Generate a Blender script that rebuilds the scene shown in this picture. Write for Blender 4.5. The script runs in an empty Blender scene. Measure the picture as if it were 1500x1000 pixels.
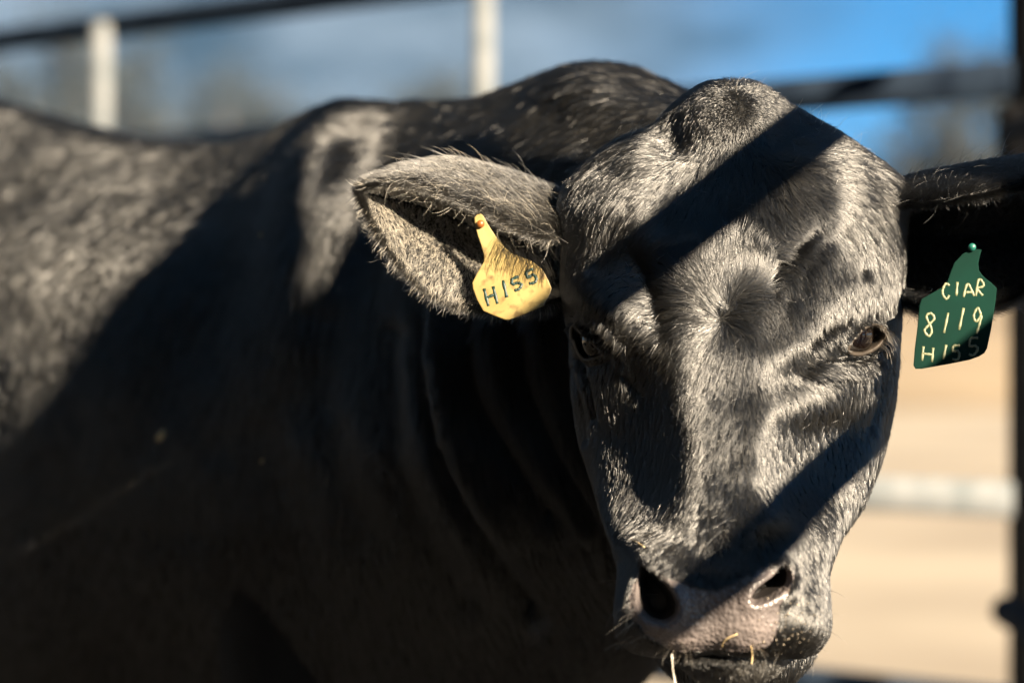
import bpy, math, random
import numpy as np
from mathutils import Vector, Matrix

random.seed(7)
rng = np.random.default_rng(7)
C = bpy.context.scene.collection
sc = bpy.context.scene

# ------------------------------------------------------------------ camera, light, exposure
F = 1500 * 85 / 36.0
CAMZ = 1.15
cam_d = bpy.data.cameras.new('camera')
cam = bpy.data.objects.new('camera', cam_d)
C.objects.link(cam)
cam.location = (0, 0, CAMZ)
cam.rotation_euler = (math.radians(90), 0, 0)
cam_d.lens = 85
cam_d.sensor_width = 36
cam_d.clip_end = 2000
cam_d.clip_start = 0.02
cam_d.dof.use_dof = True
cam_d.dof.focus_distance = 2.03
cam_d.dof.aperture_fstop = 2.7
sc.camera = cam

AZ, EL = math.radians(38), math.radians(25)      # sun: behind the camera, to its right
TOSUN = Vector((math.sin(AZ) * math.cos(EL), -math.cos(AZ) * math.cos(EL), math.sin(EL)))
world = bpy.data.worlds.new('World')
sc.world = world
world.use_nodes = True
wn, wl = world.node_tree.nodes, world.node_tree.links
wn.clear()
w_out = wn.new('ShaderNodeOutputWorld')
w_bg = wn.new('ShaderNodeBackground')
w_sky = wn.new('ShaderNodeTexSky')
w_sky.sky_type = 'NISHITA'
w_sky.sun_disc = False
w_sky.sun_elevation = EL
w_sky.sun_rotation = math.radians(180) - AZ
w_sky.air_density = 1.0
w_sky.dust_density = 0.0
w_sky.ozone_density = 10.0
w_sky.altitude = 7000
w_bg.inputs['Strength'].default_value = 0.05
w_tn = wn.new('ShaderNodeMixRGB'); w_tn.blend_type = 'MULTIPLY'; w_tn.inputs['Fac'].default_value = 1; w_tn.inputs['Color2'].default_value = (.32, .76, .56, 1)
wl.new(w_sky.outputs[0], w_tn.inputs['Color1']); wl.new(w_tn.outputs[0], w_bg.inputs['Color'])
w_tc = wn.new('ShaderNodeTexCoord')
w_map = wn.new('ShaderNodeMapping'); w_map.inputs['Scale'].default_value = (1, 1, 2.2)
wl.new(w_tc.outputs['Generated'], w_map.inputs['Vector'])
w_no = wn.new('ShaderNodeTexNoise'); w_no.inputs['Scale'].default_value = 13; w_no.inputs['Detail'].default_value = 5
wl.new(w_map.outputs[0], w_no.inputs['Vector'])
w_cr = wn.new('ShaderNodeValToRGB'); ce = w_cr.color_ramp.elements
ce[0].position = .34; ce[0].color = (.055, .12, .185, 1); ce[1].position = .66; ce[1].color = (.42, .53, .64, 1)
wl.new(w_no.outputs['Fac'], w_cr.inputs['Fac'])
w_bg2 = wn.new('ShaderNodeBackground'); w_bg2.inputs['Strength'].default_value = .15
wl.new(w_cr.outputs[0], w_bg2.inputs['Color'])
w_sep = wn.new('ShaderNodeSeparateXYZ'); wl.new(w_tc.outputs['Generated'], w_sep.inputs[0])
w_ad = wn.new('ShaderNodeMath'); w_ad.operation = 'MULTIPLY_ADD'; w_ad.inputs[1].default_value = .16; wl.new(w_no.outputs['Fac'], w_ad.inputs[0]); wl.new(w_sep.outputs['X'], w_ad.inputs[2])
w_mr = wn.new('ShaderNodeMapRange'); w_mr.interpolation_type = 'SMOOTHSTEP'
w_mr.inputs['From Min'].default_value = .10; w_mr.inputs['From Max'].default_value = .25
w_mr.inputs['To Min'].default_value = .0; w_mr.inputs['To Max'].default_value = 1.0
wl.new(w_ad.outputs[0], w_mr.inputs['Value'])
w_mix = wn.new('ShaderNodeMixShader')
wl.new(w_mr.outputs[0], w_mix.inputs[0]); wl.new(w_bg2.outputs[0], w_mix.inputs[1]); wl.new(w_bg.outputs[0], w_mix.inputs[2])
wl.new(w_mix.outputs[0], w_out.inputs['Surface'])

sun_d = bpy.data.lights.new('sun', 'SUN')
sun_d.energy = 5.0
sun_d.angle = math.radians(0.5)
sun_d.color = (1.0, 0.82, 0.59)
sun = bpy.data.objects.new('sun', sun_d)
C.objects.link(sun)
sun.rotation_euler = TOSUN.to_track_quat('Z', 'Y').to_euler()
sun.location = (3, -3, 5)

vs = sc.view_settings
vs.view_transform = 'Standard'
vs.look = 'None'
vs.exposure = 2.4
vs.gamma = 1.0
vs.use_curve_mapping = False
try:
    sc.cycles.max_bounces = 8
    sc.cycles.transmission_bounces = 6
except Exception:
    pass

# ------------------------------------------------------------------ helpers
def P(px, py, D):
    return np.array(((px - 750) / F * D, D, CAMZ + (500 - py) / F * D))

def PA(px, py, D):
    return np.stack(((px - 750) / F * D, D, CAMZ + (500 - py) / F * D), -1)

def pix(v):
    return 750 + v[:, 0] / v[:, 1] * F, 500 - (v[:, 2] - CAMZ) / v[:, 1] * F

def tag(o, label=None, cat=None, group=None, kind=None):
    if label: o['label'] = label
    if cat: o['category'] = cat
    if group: o['group'] = group
    if kind: o['kind'] = kind
    return o

def add_mesh(name, verts, faces, mats=(), parent=None, smooth=True, midx=None):
    me = bpy.data.meshes.new(name)
    if isinstance(verts, np.ndarray): verts = verts.tolist()
    if isinstance(faces, np.ndarray): faces = faces.tolist()
    me.from_pydata(verts, [], faces)
    for m in (mats if isinstance(mats, (list, tuple)) else [mats]):
        me.materials.append(m)
    if smooth: me.shade_smooth()
    if midx is not None: me.polygons.foreach_set('material_index', np.asarray(midx, dtype=np.int32))
    me.update()
    o = bpy.data.objects.new(name, me)
    C.objects.link(o)
    if parent:
        o.parent = parent
        o.matrix_parent_inverse = parent.matrix_world.inverted()
    return o

def empty(name, loc):
    o = bpy.data.objects.new(name, None)
    o.empty_display_size = 0.05
    C.objects.link(o)
    o.location = loc
    bpy.context.view_layer.update()
    return o

def sm(x, a, b):
    t = np.clip((x - a) / (b - a), 0, 1)
    return t * t * (3 - 2 * t)

def pchip(x, y, xi):
    x = np.asarray(x, float); y = np.asarray(y, float); xi = np.asarray(xi, float)
    h = np.diff(x); dl = np.diff(y) / h
    m = np.zeros(len(x))
    for i in range(1, len(x) - 1):
        if dl[i - 1] * dl[i] > 0:
            w1, w2 = 2 * h[i] + h[i - 1], h[i] + 2 * h[i - 1]
            m[i] = (w1 + w2) / (w1 / dl[i - 1] + w2 / dl[i])
    m[0], m[-1] = dl[0], dl[-1]
    k = np.clip(np.searchsorted(x, xi) - 1, 0, len(x) - 2)
    t = (xi - x[k]) / h[k]
    t = np.clip(t, 0, 1)
    return ((2*t**3 - 3*t**2 + 1) * y[k] + (t**3 - 2*t**2 + t) * h[k] * m[k]
            + (-2*t**3 + 3*t**2) * y[k+1] + (t**3 - t**2) * h[k] * m[k+1])

def catmull(ctrl, t, closed):
    """ctrl (..., n, d), t in control index units"""
    n = ctrl.shape[-2]
    i = np.floor(t).astype(int); f = (t - i)[:, None]
    def g(k):
        return ctrl[..., k % n, :] if closed else ctrl[..., np.clip(k, 0, n - 1), :]
    p0, p1, p2, p3 = g(i - 1), g(i), g(i + 1), g(i + 2)
    return 0.5 * (2*p1 + (p2 - p0)*f + (2*p0 - 5*p1 + 4*p2 - p3)*f**2 + (3*p1 - p0 - 3*p2 + p3)*f**3)

def grid_faces(nr, nc, closed_c=False, off=0, flip=False):
    r = np.arange(nr - 1)[:, None]
    c = np.arange(nc if closed_c else nc - 1)[None, :]
    c2 = (c + 1) % nc
    a, b, d, e = r*nc + c, r*nc + c2, (r+1)*nc + c2, (r+1)*nc + c
    q = np.stack([np.broadcast_to(x, (nr-1, c.shape[1])) for x in ((a, e, d, b) if flip else (a, b, d, e))], -1).reshape(-1, 4)
    return q + off

def vnormals(v, f):
    p = v[f]
    n = np.cross(p[:, 2] - p[:, 0], p[:, 3] - p[:, 1])
    out = np.zeros_like(v)
    for k in range(4): np.add.at(out, f[:, k], n)
    return out / (np.linalg.norm(out, axis=1, keepdims=True) + 1e-12)

def unit(a):
    return a / (np.linalg.norm(a, axis=-1, keepdims=True) + 1e-12)

def hsh(ix, iy, iz, k):
    h = (ix.astype(np.int64) * 73856093) ^ (iy.astype(np.int64) * 19349663) ^ (iz.astype(np.int64) * 83492791) ^ (k * 2654435761)
    h = (h ^ (h >> 13)) * 1274126177
    h = h ^ (h >> 16)
    return (h & 0xFFFFF) / float(0xFFFFF)

def vnoise(p, scale, k=0):
    """value noise, -1..1"""
    q = p * scale
    i = np.floor(q).astype(np.int64); f = q - i
    f = f * f * (3 - 2 * f)
    out = 0
    for dx in (0, 1):
        for dy in (0, 1):
            for dz in (0, 1):
                w = (f[:, 0] if dx else 1 - f[:, 0]) * (f[:, 1] if dy else 1 - f[:, 1]) * (f[:, 2] if dz else 1 - f[:, 2])
                out = out + w * hsh(i[:, 0] + dx, i[:, 1] + dy, i[:, 2] + dz, k)
    return out * 2 - 1

def worley(p, cell):
    """nearest jittered cell point for each p"""
    base = np.floor(p / cell).astype(np.int64)
    best = np.full(len(p), 1e9); bp = p.copy()
    for dx in (-1, 0, 1):
        for dy in (-1, 0, 1):
            for dz in (-1, 0, 1):
                i = base + np.array((dx, dy, dz))
                c = np.stack([(i[:, a] + hsh(i[:, 0], i[:, 1], i[:, 2], 11 + a)) * cell for a in range(3)], -1)
                d = ((c - p)**2).sum(1)
                m = d < best
                best[m] = d[m]; bp[m] = c[m]
    return bp

def poly_sd(x, y, poly):
    """signed distance in pixels to a polygon, negative inside"""
    poly = np.asarray(poly, float)
    d = np.full(x.shape, 1e18); inside = np.zeros(x.shape, bool)
    n = len(poly)
    for i in range(n):
        a, b = poly[i], poly[(i + 1) % n]
        e = b - a
        wx, wy = x - a[0], y - a[1]
        t = np.clip((wx*e[0] + wy*e[1]) / (e @ e), 0, 1)
        d = np.minimum(d, (wx - e[0]*t)**2 + (wy - e[1]*t)**2)
        c = ((a[1] <= y) & (b[1] > y)) | ((b[1] <= y) & (a[1] > y))
        if e[1] != 0:
            xi = a[0] + (y - a[1]) / e[1] * e[0]
            inside ^= c & (x < xi)
    d = np.sqrt(d)
    return np.where(inside, -d, d)

def smooth_poly(pts, n=6):
    p = np.array(pts, float)
    return catmull(p, np.arange(0, len(p), 1.0 / n), True)

def line_d(x, y, pts):
    d = np.full(x.shape, 1e18)
    pts = np.asarray(pts, float)
    if len(pts) > 2: pts = catmull(pts, np.linspace(0, len(pts) - 1.001, len(pts) * 4), False)
    for a, b in zip(pts[:-1], pts[1:]):
        e = b - a
        wx, wy = x - a[0], y - a[1]
        t = np.clip((wx*e[0] + wy*e[1]) / (e @ e + 1e-9), 0, 1)
        d = np.minimum(d, (wx - e[0]*t)**2 + (wy - e[1]*t)**2)
    return np.sqrt(d)

def gau(x, y, cx, cy, rx, ry, rot=0):
    c, s = math.cos(math.radians(rot)), math.sin(math.radians(rot))
    dx, dy = x - cx, y - cy
    u, v = dx*c + dy*s, -dx*s + dy*c
    return np.exp(-(u/rx)**2 - (v/ry)**2)

def tube(pts, rad, seg=8, cap=True):
    """tube verts/faces along pts; rad scalar or list"""
    pts = np.asarray(pts, float); n = len(pts)
    rad = np.broadcast_to(np.asarray(rad, float), (n,))
    tg = unit(np.gradient(pts, axis=0))
    up = np.array((0, 0, 1.0)) if abs(tg[0][2]) < 0.9 else np.array((1.0, 0, 0))
    V = []
    a = np.arange(seg) * 2 * math.pi / seg
    u = unit(np.cross(tg[0], up))
    for i in range(n):
        u = unit(u - tg[i] * (u @ tg[i]))
        w = np.cross(tg[i], u)
        V.append(pts[i] + rad[i] * (np.cos(a)[:, None] * u + np.sin(a)[:, None] * w))
    V = np.concatenate(V)
    Fc = grid_faces(n, seg, True).tolist()
    if cap:
        Fc.append(list(range(seg))[::-1]); Fc.append(list(range((n - 1) * seg, n * seg)))
    return V.tolist(), Fc

def merge(parts):
    V, Fc = [], []
    for v, f in parts:
        o = len(V)
        V += [list(map(float, q)) for q in v]
        Fc += [[i + o for i in q] for q in f]
    return V, Fc

# ------------------------------------------------------------------ materials
def mat(name):
    m = bpy.data.materials.new(name)
    m.use_nodes = True
    return m, m.node_tree.nodes, m.node_tree.links, m.node_tree.nodes['Principled BSDF']

def noise_mat(name, c1, c2, scale=5, rough=0.6, bump=0.2, metallic=0, detail=6, dist=0.01, spec=0.5):
    m, n, l, b = mat(name)
    tc = n.new('ShaderNodeTexCoord')
    no = n.new('ShaderNodeTexNoise'); no.inputs['Scale'].default_value = scale; no.inputs['Detail'].default_value = detail
    l.new(tc.outputs['Object'], no.inputs['Vector'])
    r = n.new('ShaderNodeValToRGB')
    r.color_ramp.elements[0].position = 0.35; r.color_ramp.elements[1].position = 0.68
    r.color_ramp.elements[0].color = (*c1, 1); r.color_ramp.elements[1].color = (*c2, 1)
    l.new(no.outputs['Fac'], r.inputs['Fac']); l.new(r.outputs[0], b.inputs['Base Color'])
    b.inputs['Roughness'].default_value = rough; b.inputs['Metallic'].default_value = metallic
    b.inputs['Specular IOR Level'].default_value = spec
    if bump:
        bp = n.new('ShaderNodeBump'); bp.inputs['Strength'].default_value = bump; bp.inputs['Distance'].default_value = dist
        l.new(no.outputs['Fac'], bp.inputs['Height']); l.new(bp.outputs[0], b.inputs['Normal'])
    return m

M_skin = noise_mat('bull_hide', (0.005, 0.005, 0.005), (0.010, 0.010, 0.010), 60, 0.8, 0.4, dist=0.002, spec=0.25)

def nose_material():
    m, n, l, b = mat('nose_leather')
    tc = n.new('ShaderNodeTexCoord')
    vo = n.new('ShaderNodeTexVoronoi'); vo.inputs['Scale'].default_value = 330; vo.feature = 'SMOOTH_F1'
    no = n.new('ShaderNodeTexNoise'); no.inputs['Scale'].default_value = 25; no.inputs['Detail'].default_value = 5
    l.new(tc.outputs['Object'], vo.inputs['Vector']); l.new(tc.outputs['Object'], no.inputs['Vector'])
    r = n.new('ShaderNodeValToRGB')
    r.color_ramp.elements[0].position = 0.3; r.color_ramp.elements[1].position = 0.75
    r.color_ramp.elements[0].color = (0.075, 0.066, 0.066, 1); r.color_ramp.elements[1].color = (0.24, 0.205, 0.20, 1)
    l.new(no.outputs['Fac'], r.inputs['Fac']); l.new(r.outputs[0], b.inputs['Base Color'])
    b.inputs['Roughness'].default_value = 0.33
    bp = n.new('ShaderNodeBump'); bp.inputs['Strength'].default_value = 0.8; bp.inputs['Distance'].default_value = 0.0018; bp.invert = True
    l.new(vo.outputs['Distance'], bp.inputs['Height']); l.new(bp.outputs[0], b.inputs['Normal'])
    return m
M_nose = nose_material()
M_lid = noise_mat('eyelid_skin', (0.02, 0.016, 0.013), (0.06, 0.048, 0.038), 70, 0.5, 0.5, dist=0.002)
M_cavity, _, _, _b = mat('nostril_lining'); _b.inputs['Base Color'].default_value = (0.006, 0.004, 0.004, 1); _b.inputs['Roughness'].default_value = 0.6

def hair_mat(name, mel, rough, red=0.25, rr=0.25, radial=0.55, dust=0.0, ior=2.0, patch=22):
    m = bpy.data.materials.new(name); m.use_nodes = True
    n, l = m.node_tree.nodes, m.node_tree.links
    n.clear()
    out = n.new('ShaderNodeOutputMaterial')
    h = n.new('ShaderNodeBsdfHairPrincipled')
    h.model = 'CHIANG'
    h.parametrization = 'COLOR'
    h.inputs['Color'].default_value = (*mel, 1)
    h.inputs['Roughness'].default_value = rough
    h.inputs['Radial Roughness'].default_value = radial
    h.inputs['Random Roughness'].default_value = rr
    h.inputs['Coat'].default_value = 0.0
    h.inputs['IOR'].default_value = ior
    if dust > 0:
        # dust and dead pale hair tips: a few hairs carry much of it, in patches over the coat
        d = n.new('ShaderNodeBsdfDiffuse'); d.inputs['Color'].default_value = (0.50, 0.46, 0.39, 1)
        hi = n.new('ShaderNodeHairInfo')
        pw_ = n.new('ShaderNodeMath'); pw_.operation = 'POWER'; pw_.inputs[1].default_value = 2.6
        l.new(hi.outputs['Random'], pw_.inputs[0])
        tc = n.new('ShaderNodeTexCoord')
        n1 = n.new('ShaderNodeTexNoise'); n1.inputs['Scale'].default_value = patch; n1.inputs['Detail'].default_value = 4
        l.new(tc.outputs['Object'], n1.inputs['Vector'])
        mr = n.new('ShaderNodeMapRange'); mr.inputs['From Min'].default_value = .36; mr.inputs['From Max'].default_value = .66
        mr.inputs['To Min'].default_value = .25; mr.inputs['To Max'].default_value = 1.6
        l.new(n1.outputs['Fac'], mr.inputs['Value'])
        m1 = n.new('ShaderNodeMath'); m1.operation = 'MULTIPLY'; l.new(pw_.outputs[0], m1.inputs[0]); l.new(mr.outputs[0], m1.inputs[1])
        ip = n.new('ShaderNodeMapRange'); ip.inputs['From Max'].default_value = 1.0; ip.inputs['To Min'].default_value = .35; ip.inputs['To Max'].default_value = 1.3
        l.new(hi.outputs['Intercept'], ip.inputs['Value'])
        m2 = n.new('ShaderNodeMath'); m2.operation = 'MULTIPLY'; l.new(m1.outputs[0], m2.inputs[0]); l.new(ip.outputs[0], m2.inputs[1])
        m3 = n.new('ShaderNodeMath'); m3.operation = 'MULTIPLY'; m3.inputs[1].default_value = dust; m3.use_clamp = True; l.new(m2.outputs[0], m3.inputs[0])
        mx = n.new('ShaderNodeMixShader'); l.new(m3.outputs[0], mx.inputs[0])
        l.new(h.outputs[0], mx.inputs[1]); l.new(d.outputs[0], mx.inputs[2]); l.new(mx.outputs[0], out.inputs['Surface'])
    else:
        l.new(h.outputs[0], out.inputs['Surface'])
    return m
M_fur = hair_mat('black_coat_hair', (.003, .0035, .0045), 0.185, dust=0.05, ior=1.86, rr=.4)
M_furb = hair_mat('black_body_hair', (.003, .0035, .0045), 0.20, dust=0.035, ior=1.72, rr=.4, patch=6)
M_fure = hair_mat('ear_hair', (.010, .010, .010), 0.24, dust=0.10)
M_furi = hair_mat('inner_ear_hair', (.55, .51, .44), 0.32, dust=1.2)

# ------------------------------------------------------------------ setting: ground and sky side
g_m = noise_mat('dry_dirt', (0.20, 0.168, 0.13), (0.31, 0.27, 0.212), 0.45, 0.95, 0.3, dist=0.03, detail=9)
gv, gs = [], 46
xs = np.concatenate((-np.geomspace(900, 0.6, gs // 2), np.geomspace(0.6, 900, gs // 2)))
ys = np.concatenate((-np.geomspace(200, 0.6, 14), np.geomspace(0.6, 1500, 60)))
XX, YY = np.meshgrid(xs, ys)
pp = np.stack((XX.ravel(), YY.ravel(), np.zeros(XX.size)), -1)
zz = vnoise(pp, 0.9, 3) * 0.02 * (np.abs(pp[:, 1]) < 20) + vnoise(pp, 0.03, 5) * 0.25 * sm(pp[:, 1], 15, 40)
pp[:, 2] = zz - 0.01
add_mesh('ground', pp, grid_faces(len(ys), len(xs)), g_m)['kind'] = 'structure'
f_m = noise_mat('dark_pen_soil', (.012, .011, .010), (.035, .030, .026), 3.0, .95, .5, dist=.03, detail=9)  # dark floor added out of view to cut bounce light on the bull
fx_ = np.linspace(-12, 12, 110); fy_ = np.linspace(-14, 6.2, 110)
XX, YY = np.meshgrid(fx_, fy_)
pp = np.stack((XX.ravel() + .25 * vnoise(np.stack((XX.ravel(), YY.ravel(), 0*XX.ravel()), -1), .8, 2), YY.ravel(), np.zeros(XX.size)), -1)
pp[:, 1] -= .35 * pp[:, 0]
e_ = 1 - np.maximum(np.abs(XX.ravel()) / 12, np.abs(YY.ravel() + 3.9) / 10.1)
pp[:, 2] = .02 + .02 * vnoise(pp, 2.5, 6) * sm(e_, 0, .1) - .06 * (1 - sm(e_, 0, .06))
add_mesh('pen_floor', pp, grid_faces(110, 110), f_m)['kind'] = 'structure'

# ------------------------------------------------------------------ the bull: head
#  y    xL    xR    xc    wf     s1   d1    s2   d2    d3    s4   d4   d5
HT = np.array([
 (125, 1046, 1094, 1067, -.088, .40, .003, .80, .012, .022, .60, .04, .05),
 (136, 1022, 1124, 1067, -.070, .40, .004, .80, .016, .035, .70, .07, .08),
 (150, 996, 1148, 1067, -.060, .40, .006, .80, .022, .045, .75, .09, .11),
 (180, 953, 1200, 1066, -.050, .42, .008, .80, .030, .055, .78, .12, .15),
 (212, 900, 1246, 1065, -.042, .45, .010, .82, .035, .070, .80, .14, .18),
 (242, 862, 1288, 1064, -.034, .50, .012, .84, .040, .080, .80, .16, .20),
 (268, 836, 1316, 1063, -.030, .50, .012, .84, .042, .086, .80, .17, .22),
 (310, 824, 1323, 1062, -.020, .50, .010, .85, .042, .090, .85, .18, .24),
 (400, 826, 1322, 1062, -.002, .50, .009, .85, .045, .100, .85, .20, .27),
 (480, 834, 1317, 1060, .013, .48, .010, .82, .045, .105, .85, .20, .28),
 (560, 840, 1310, 1060, .029, .36, .010, .72, .056, .120, .85, .22, .28),
 (640, 851, 1296, 1060, .046, .27, .009, .64, .066, .140, .85, .23, .28),
 (700, 869, 1277, 1058, .060, .27, .009, .62, .062, .135, .85, .22, .27),
 (760, 889, 1247, 1057, .078, .34, .009, .68, .052, .115, .85, .20, .26),
 (800, 902, 1225, 1056, .093, .44, .009, .74, .042, .100, .85, .18, .24),
 (840, 908, 1213, 1056, .108, .52, .010, .80, .036, .085, .85, .16, .22),
 (880, 908, 1211, 1056, .115, .56, .011, .84, .034, .080, .85, .15, .20),
 (918, 911, 1208, 1056, .114, .58, .010, .85, .030, .075, .85, .14, .18),
 (942, 925, 1196, 1056, .108, .58, .009, .85, .026, .065, .85, .12, .16),
 (956, 948, 1176, 1056, .096, .58, .007, .85, .020, .050, .80, .10, .13),
 (964, 985, 1140, 1056, .080, .58, .005, .85, .014, .034, .70, .07, .09),
])
def spread(a, b, n, dens):
    t = np.linspace(0, 1, 2000); w = dens(a + (b - a) * t)
    c = np.cumsum(w); c = (c - c[0]) / (c[-1] - c[0])
    return a + (b - a) * np.interp(np.linspace(0, 1, n), c, t)
NR, NCH = 520, 640
ry = spread(125, 964, NR, lambda y: 1 + 2.2*np.exp(-((y-125)/14)**2) + 2.2*np.exp(-((y-964)/14)**2) + 1.0*np.exp(-((y-870)/70)**2) + .8*np.exp(-((y-500)/40)**2))
cols = [pchip(HT[:, 0], HT[:, k], ry) for k in range(13)]
_, xL, xR, xc, wf, s1, d1, s2, d2, d3, s4, d4, d5 = cols
Z0 = np.zeros(NR)
ctrl = np.stack([np.stack(q, -1) for q in (
    (Z0, Z0), (s1, d1), (s2, d2), (Z0 + 1, d3), (s4, d4), (Z0, d5), (-s4, d4), (-Z0 - 1, d3), (-s2, d2), (-s1, d1))], 1)
# more columns in front than behind
tt = spread(-5, 5, NCH + 1, lambda t: np.where(np.abs(t) < 3.2, 1.0, 0.25))[:-1] % 10
sec = catmull(ctrl, tt, True)                              # NR, NCH, 2
s, d = sec[..., 0], sec[..., 1]
px = np.where(s > 0, xc[:, None] + s * (xR - xc)[:, None], xc[:, None] + s * (xc - xL)[:, None])
D = 2.0 - (wf[:, None] - d)
py = np.broadcast_to(ry[:, None], px.shape)
front = (sm(s * 0 + d, -1, -.5) * (1 - sm(d, 0.11, .17)))
head_v = PA(px, py, D).reshape(-1, 3)
head_f = grid_faces(NR, NCH, True, flip=False)
front = front.ravel()
hn = vnormals(head_v, head_f)
if (hn * (head_v - head_v.mean(0))).sum() < 0:
    head_f = head_f[:, ::-1]; hn = -hn

def brush(amount, direction=None):
    global head_v, hn
    dv = hn if direction is None else np.asarray(direction, float)
    head_v = head_v + dv * (amount * front)[:, None]
def refresh():
    global hn
    hn = vnormals(head_v, head_f)
X, Y = pix(head_v)
X0, Y0 = X.copy(), Y.copy()
# large forms ------------------------------------------------------
b = 0
b = b + .015 * gau(X, Y, 1074, 176, 56, 46) - .006 * gau(X, Y, 1150, 205, 40, 30)                 # poll knob
b = b - .011 * gau(X, Y, 985, 205, 34, 32)                  # dent beside the knob
b = b + .006 * gau(X, Y, 930, 300, 70, 60)                  # upper forehead left
b = b + .008 * gau(X, Y, 1210, 270, 70, 60)
b = b + .004 * gau(X, Y, 1236, 425, 64, 66)                 # brow over right eye
b = b + .012 * gau(X, Y, 884, 440, 38, 55, -20)             # brow over left eye
b = b - .0035 * gau(X, Y, 1158, 405, 40, 95, 12)             # hollow between brow and forehead
b = b - .008 * gau(X, Y, 952, 425, 26, 70, -18)
b = b + .0035 * gau(X, Y, 1062, 450, 85, 95)                 # whorl mound
b = b - .007 * gau(X, Y, 1165, 545, 42, 34, -20)            # hollow in front of right eye
b = b - .009 * gau(X, Y, 940, 560, 38, 50, 15)
b = b + .005 * gau(X, Y, 1205, 588, 46, 30, -20)            # bulge under right eye
b = b + .002 * gau(X, Y, 893, 590, 28, 40, 10)
b = b - .005 * gau(X, Y, 962, 700, 40, 120, 4)              # cheek hollows beside the bridge
b = b - .007 * gau(X, Y, 1158, 690, 34, 100, -6)
b = b + .008 * gau(X, Y, 1258, 660, 40, 90, 8)              # jaw muscle
b = b + .003 * gau(X, Y, 885, 690, 34, 110, -8)
b = b + .010 * gau(X, Y, 1138, 795, 46, 26, -28)            # over right nostril
b = b + .009 * gau(X, Y, 952, 800, 40, 24, 28)
b = b - .006 * gau(X, Y, 1045, 815, 40, 22)                 # saddle above the nose pad
b = b + .010 * gau(X, Y, 1185, 910, 30, 42)                 # upper lip pads
b = b + .010 * gau(X, Y, 930, 905, 22, 42)
b = b - .005 * gau(X, Y, 1043, 905, 26, 60)
brush(b); refresh()
# wrinkles
w = 0
for pts, wd, am in (
    ([(1186, 335), (1160, 365), (1147, 395), (1152, 432)], 10, -.0018),
    ([(1172, 350), (1140, 385), (1130, 420)], 5, -.003),
    ([(1204, 350), (1182, 378), (1172, 410), (1182, 445)], 9, -.0012),
    ([(1230, 335), (1250, 360), (1262, 392)], 6, -.004),
    ([(1182, 545), (1212, 531), (1246, 530), (1278, 522)], 5, -.005),
    ([(1192, 556), (1225, 548), (1258, 548), (1290, 530)], 4, .003),
    ([(1188, 500), (1215, 478), (1245, 468)], 6, -.004),
    ([(878, 520), (905, 545), (925, 575)], 8, -.003),
    ([(838, 470), (868, 478), (892, 502), (905, 530)], 6, -.004),
    ([(858, 462), (890, 478), (912, 508)], 6, .003),
    ([(846, 525), (862, 560), (872, 610)], 5, -.004),
    ([(836, 535), (850, 580), (858, 640)], 5, -.003),
    ([(1300, 520), (1290, 570), (1268, 620)], 7, -.003),
    ([(930, 300), (900, 340), (880, 390)], 8, -.003),
):
    w = w + am * np.exp(-(line_d(X, Y, pts) / wd)**2)
w = w + .0005 * vnoise(head_v, 60, 2) + .0012 * vnoise(head_v, 26, 4)
brush(w); refresh()
# eyes -------------------------------------------------------------
EYE_R = smooth_poly([(1243, 512), (1250, 496), (1262, 484), (1278, 478), (1291, 484), (1289, 498), (1276, 509), (1259, 515)])
EYE_L = smooth_poly([(846, 482), (858, 489), (870, 501), (880, 517), (869, 523), (858, 522), (850, 509)])
eye_info = []
sd_eyes = np.full(X.shape, 99.0)
for poly, cx, cy in ((EYE_R, 1270, 495), (EYE_L, 862, 507)):
    sd = poly_sd(X, Y, poly)
    sd[front < .5] = 99
    sd_eyes = np.minimum(sd_eyes, sd)
    k = np.argmin((X - cx)**2 + (Y - cy)**2 + (front < .5) * 1e6)
    eye_info.append((head_v[k].copy(), hn[k].copy()))
lidm = np.exp(-((sd_eyes - 3) / 4.0)**2) * .0022 * (1 + .8 * (Y < 497)) + np.exp(-((sd_eyes - 13) / 4.0)**2) * -.0014
brush(lidm)
head_v = head_v + np.array((0, 1.0, 0)) * (0.022 * sm(-sd_eyes, -1.0, 4.0) * front)[:, None]
refresh()
# nostrils ---------------------------------------------------------
NOS_L = smooth_poly([(951, 829), (963, 846), (978, 862), (990, 882), (990, 898), (976, 909), (957, 904), (947, 886), (943, 858), (945, 836)])
NOS_R = smooth_poly([(1144, 832), (1152, 842), (1150, 858), (1138, 868), (1120, 877), (1102, 880), (1108, 868), (1122, 857), (1135, 846)])
sdn = np.full(X.shape, 99.0)
for poly in (NOS_L, NOS_R):
    q = poly_sd(X, Y, poly); q[front < .5] = 99
    sdn = np.minimum(sdn, q)
rim = .0042 * np.exp(-((sdn - 8) / 11.0)**2)
rim = rim + .004 * gau(X, Y, 1112, 905, 26, 24) + .004 * gau(X, Y, 1098, 850, 24, 20, -30)
brush(rim)
cav = sm(-sdn, -4.0, 11.0)
head_v = head_v + np.array((0, 1.0, 0)) * (0.040 * cav * front)[:, None]
refresh()
# nose pad (bare skin) mask
PAD = smooth_poly([(948, 826), (972, 838), (1000, 850), (1045, 858), (1085, 845), (1120, 828), (1150, 826), (1158, 846), (1150, 868), (1140, 888), (1138, 915), (1130, 940), (1100, 952), (1045, 956), (990, 954), (962, 940), (945, 915), (936, 880), (938, 845)])
sdp = poly_sd(X, Y, PAD); sdp[front < .3] = 99
pad_w = 1 - sm(sdp + 3 * vnoise(head_v, 120, 8), -3, 5)
brush(-.0015 * pad_w)
refresh()
head_pad = pad_w
head_lid = (1 - sm(sd_eyes, 3, 6)) * front
head_cav = (cav > .35) * 1.0

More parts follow.
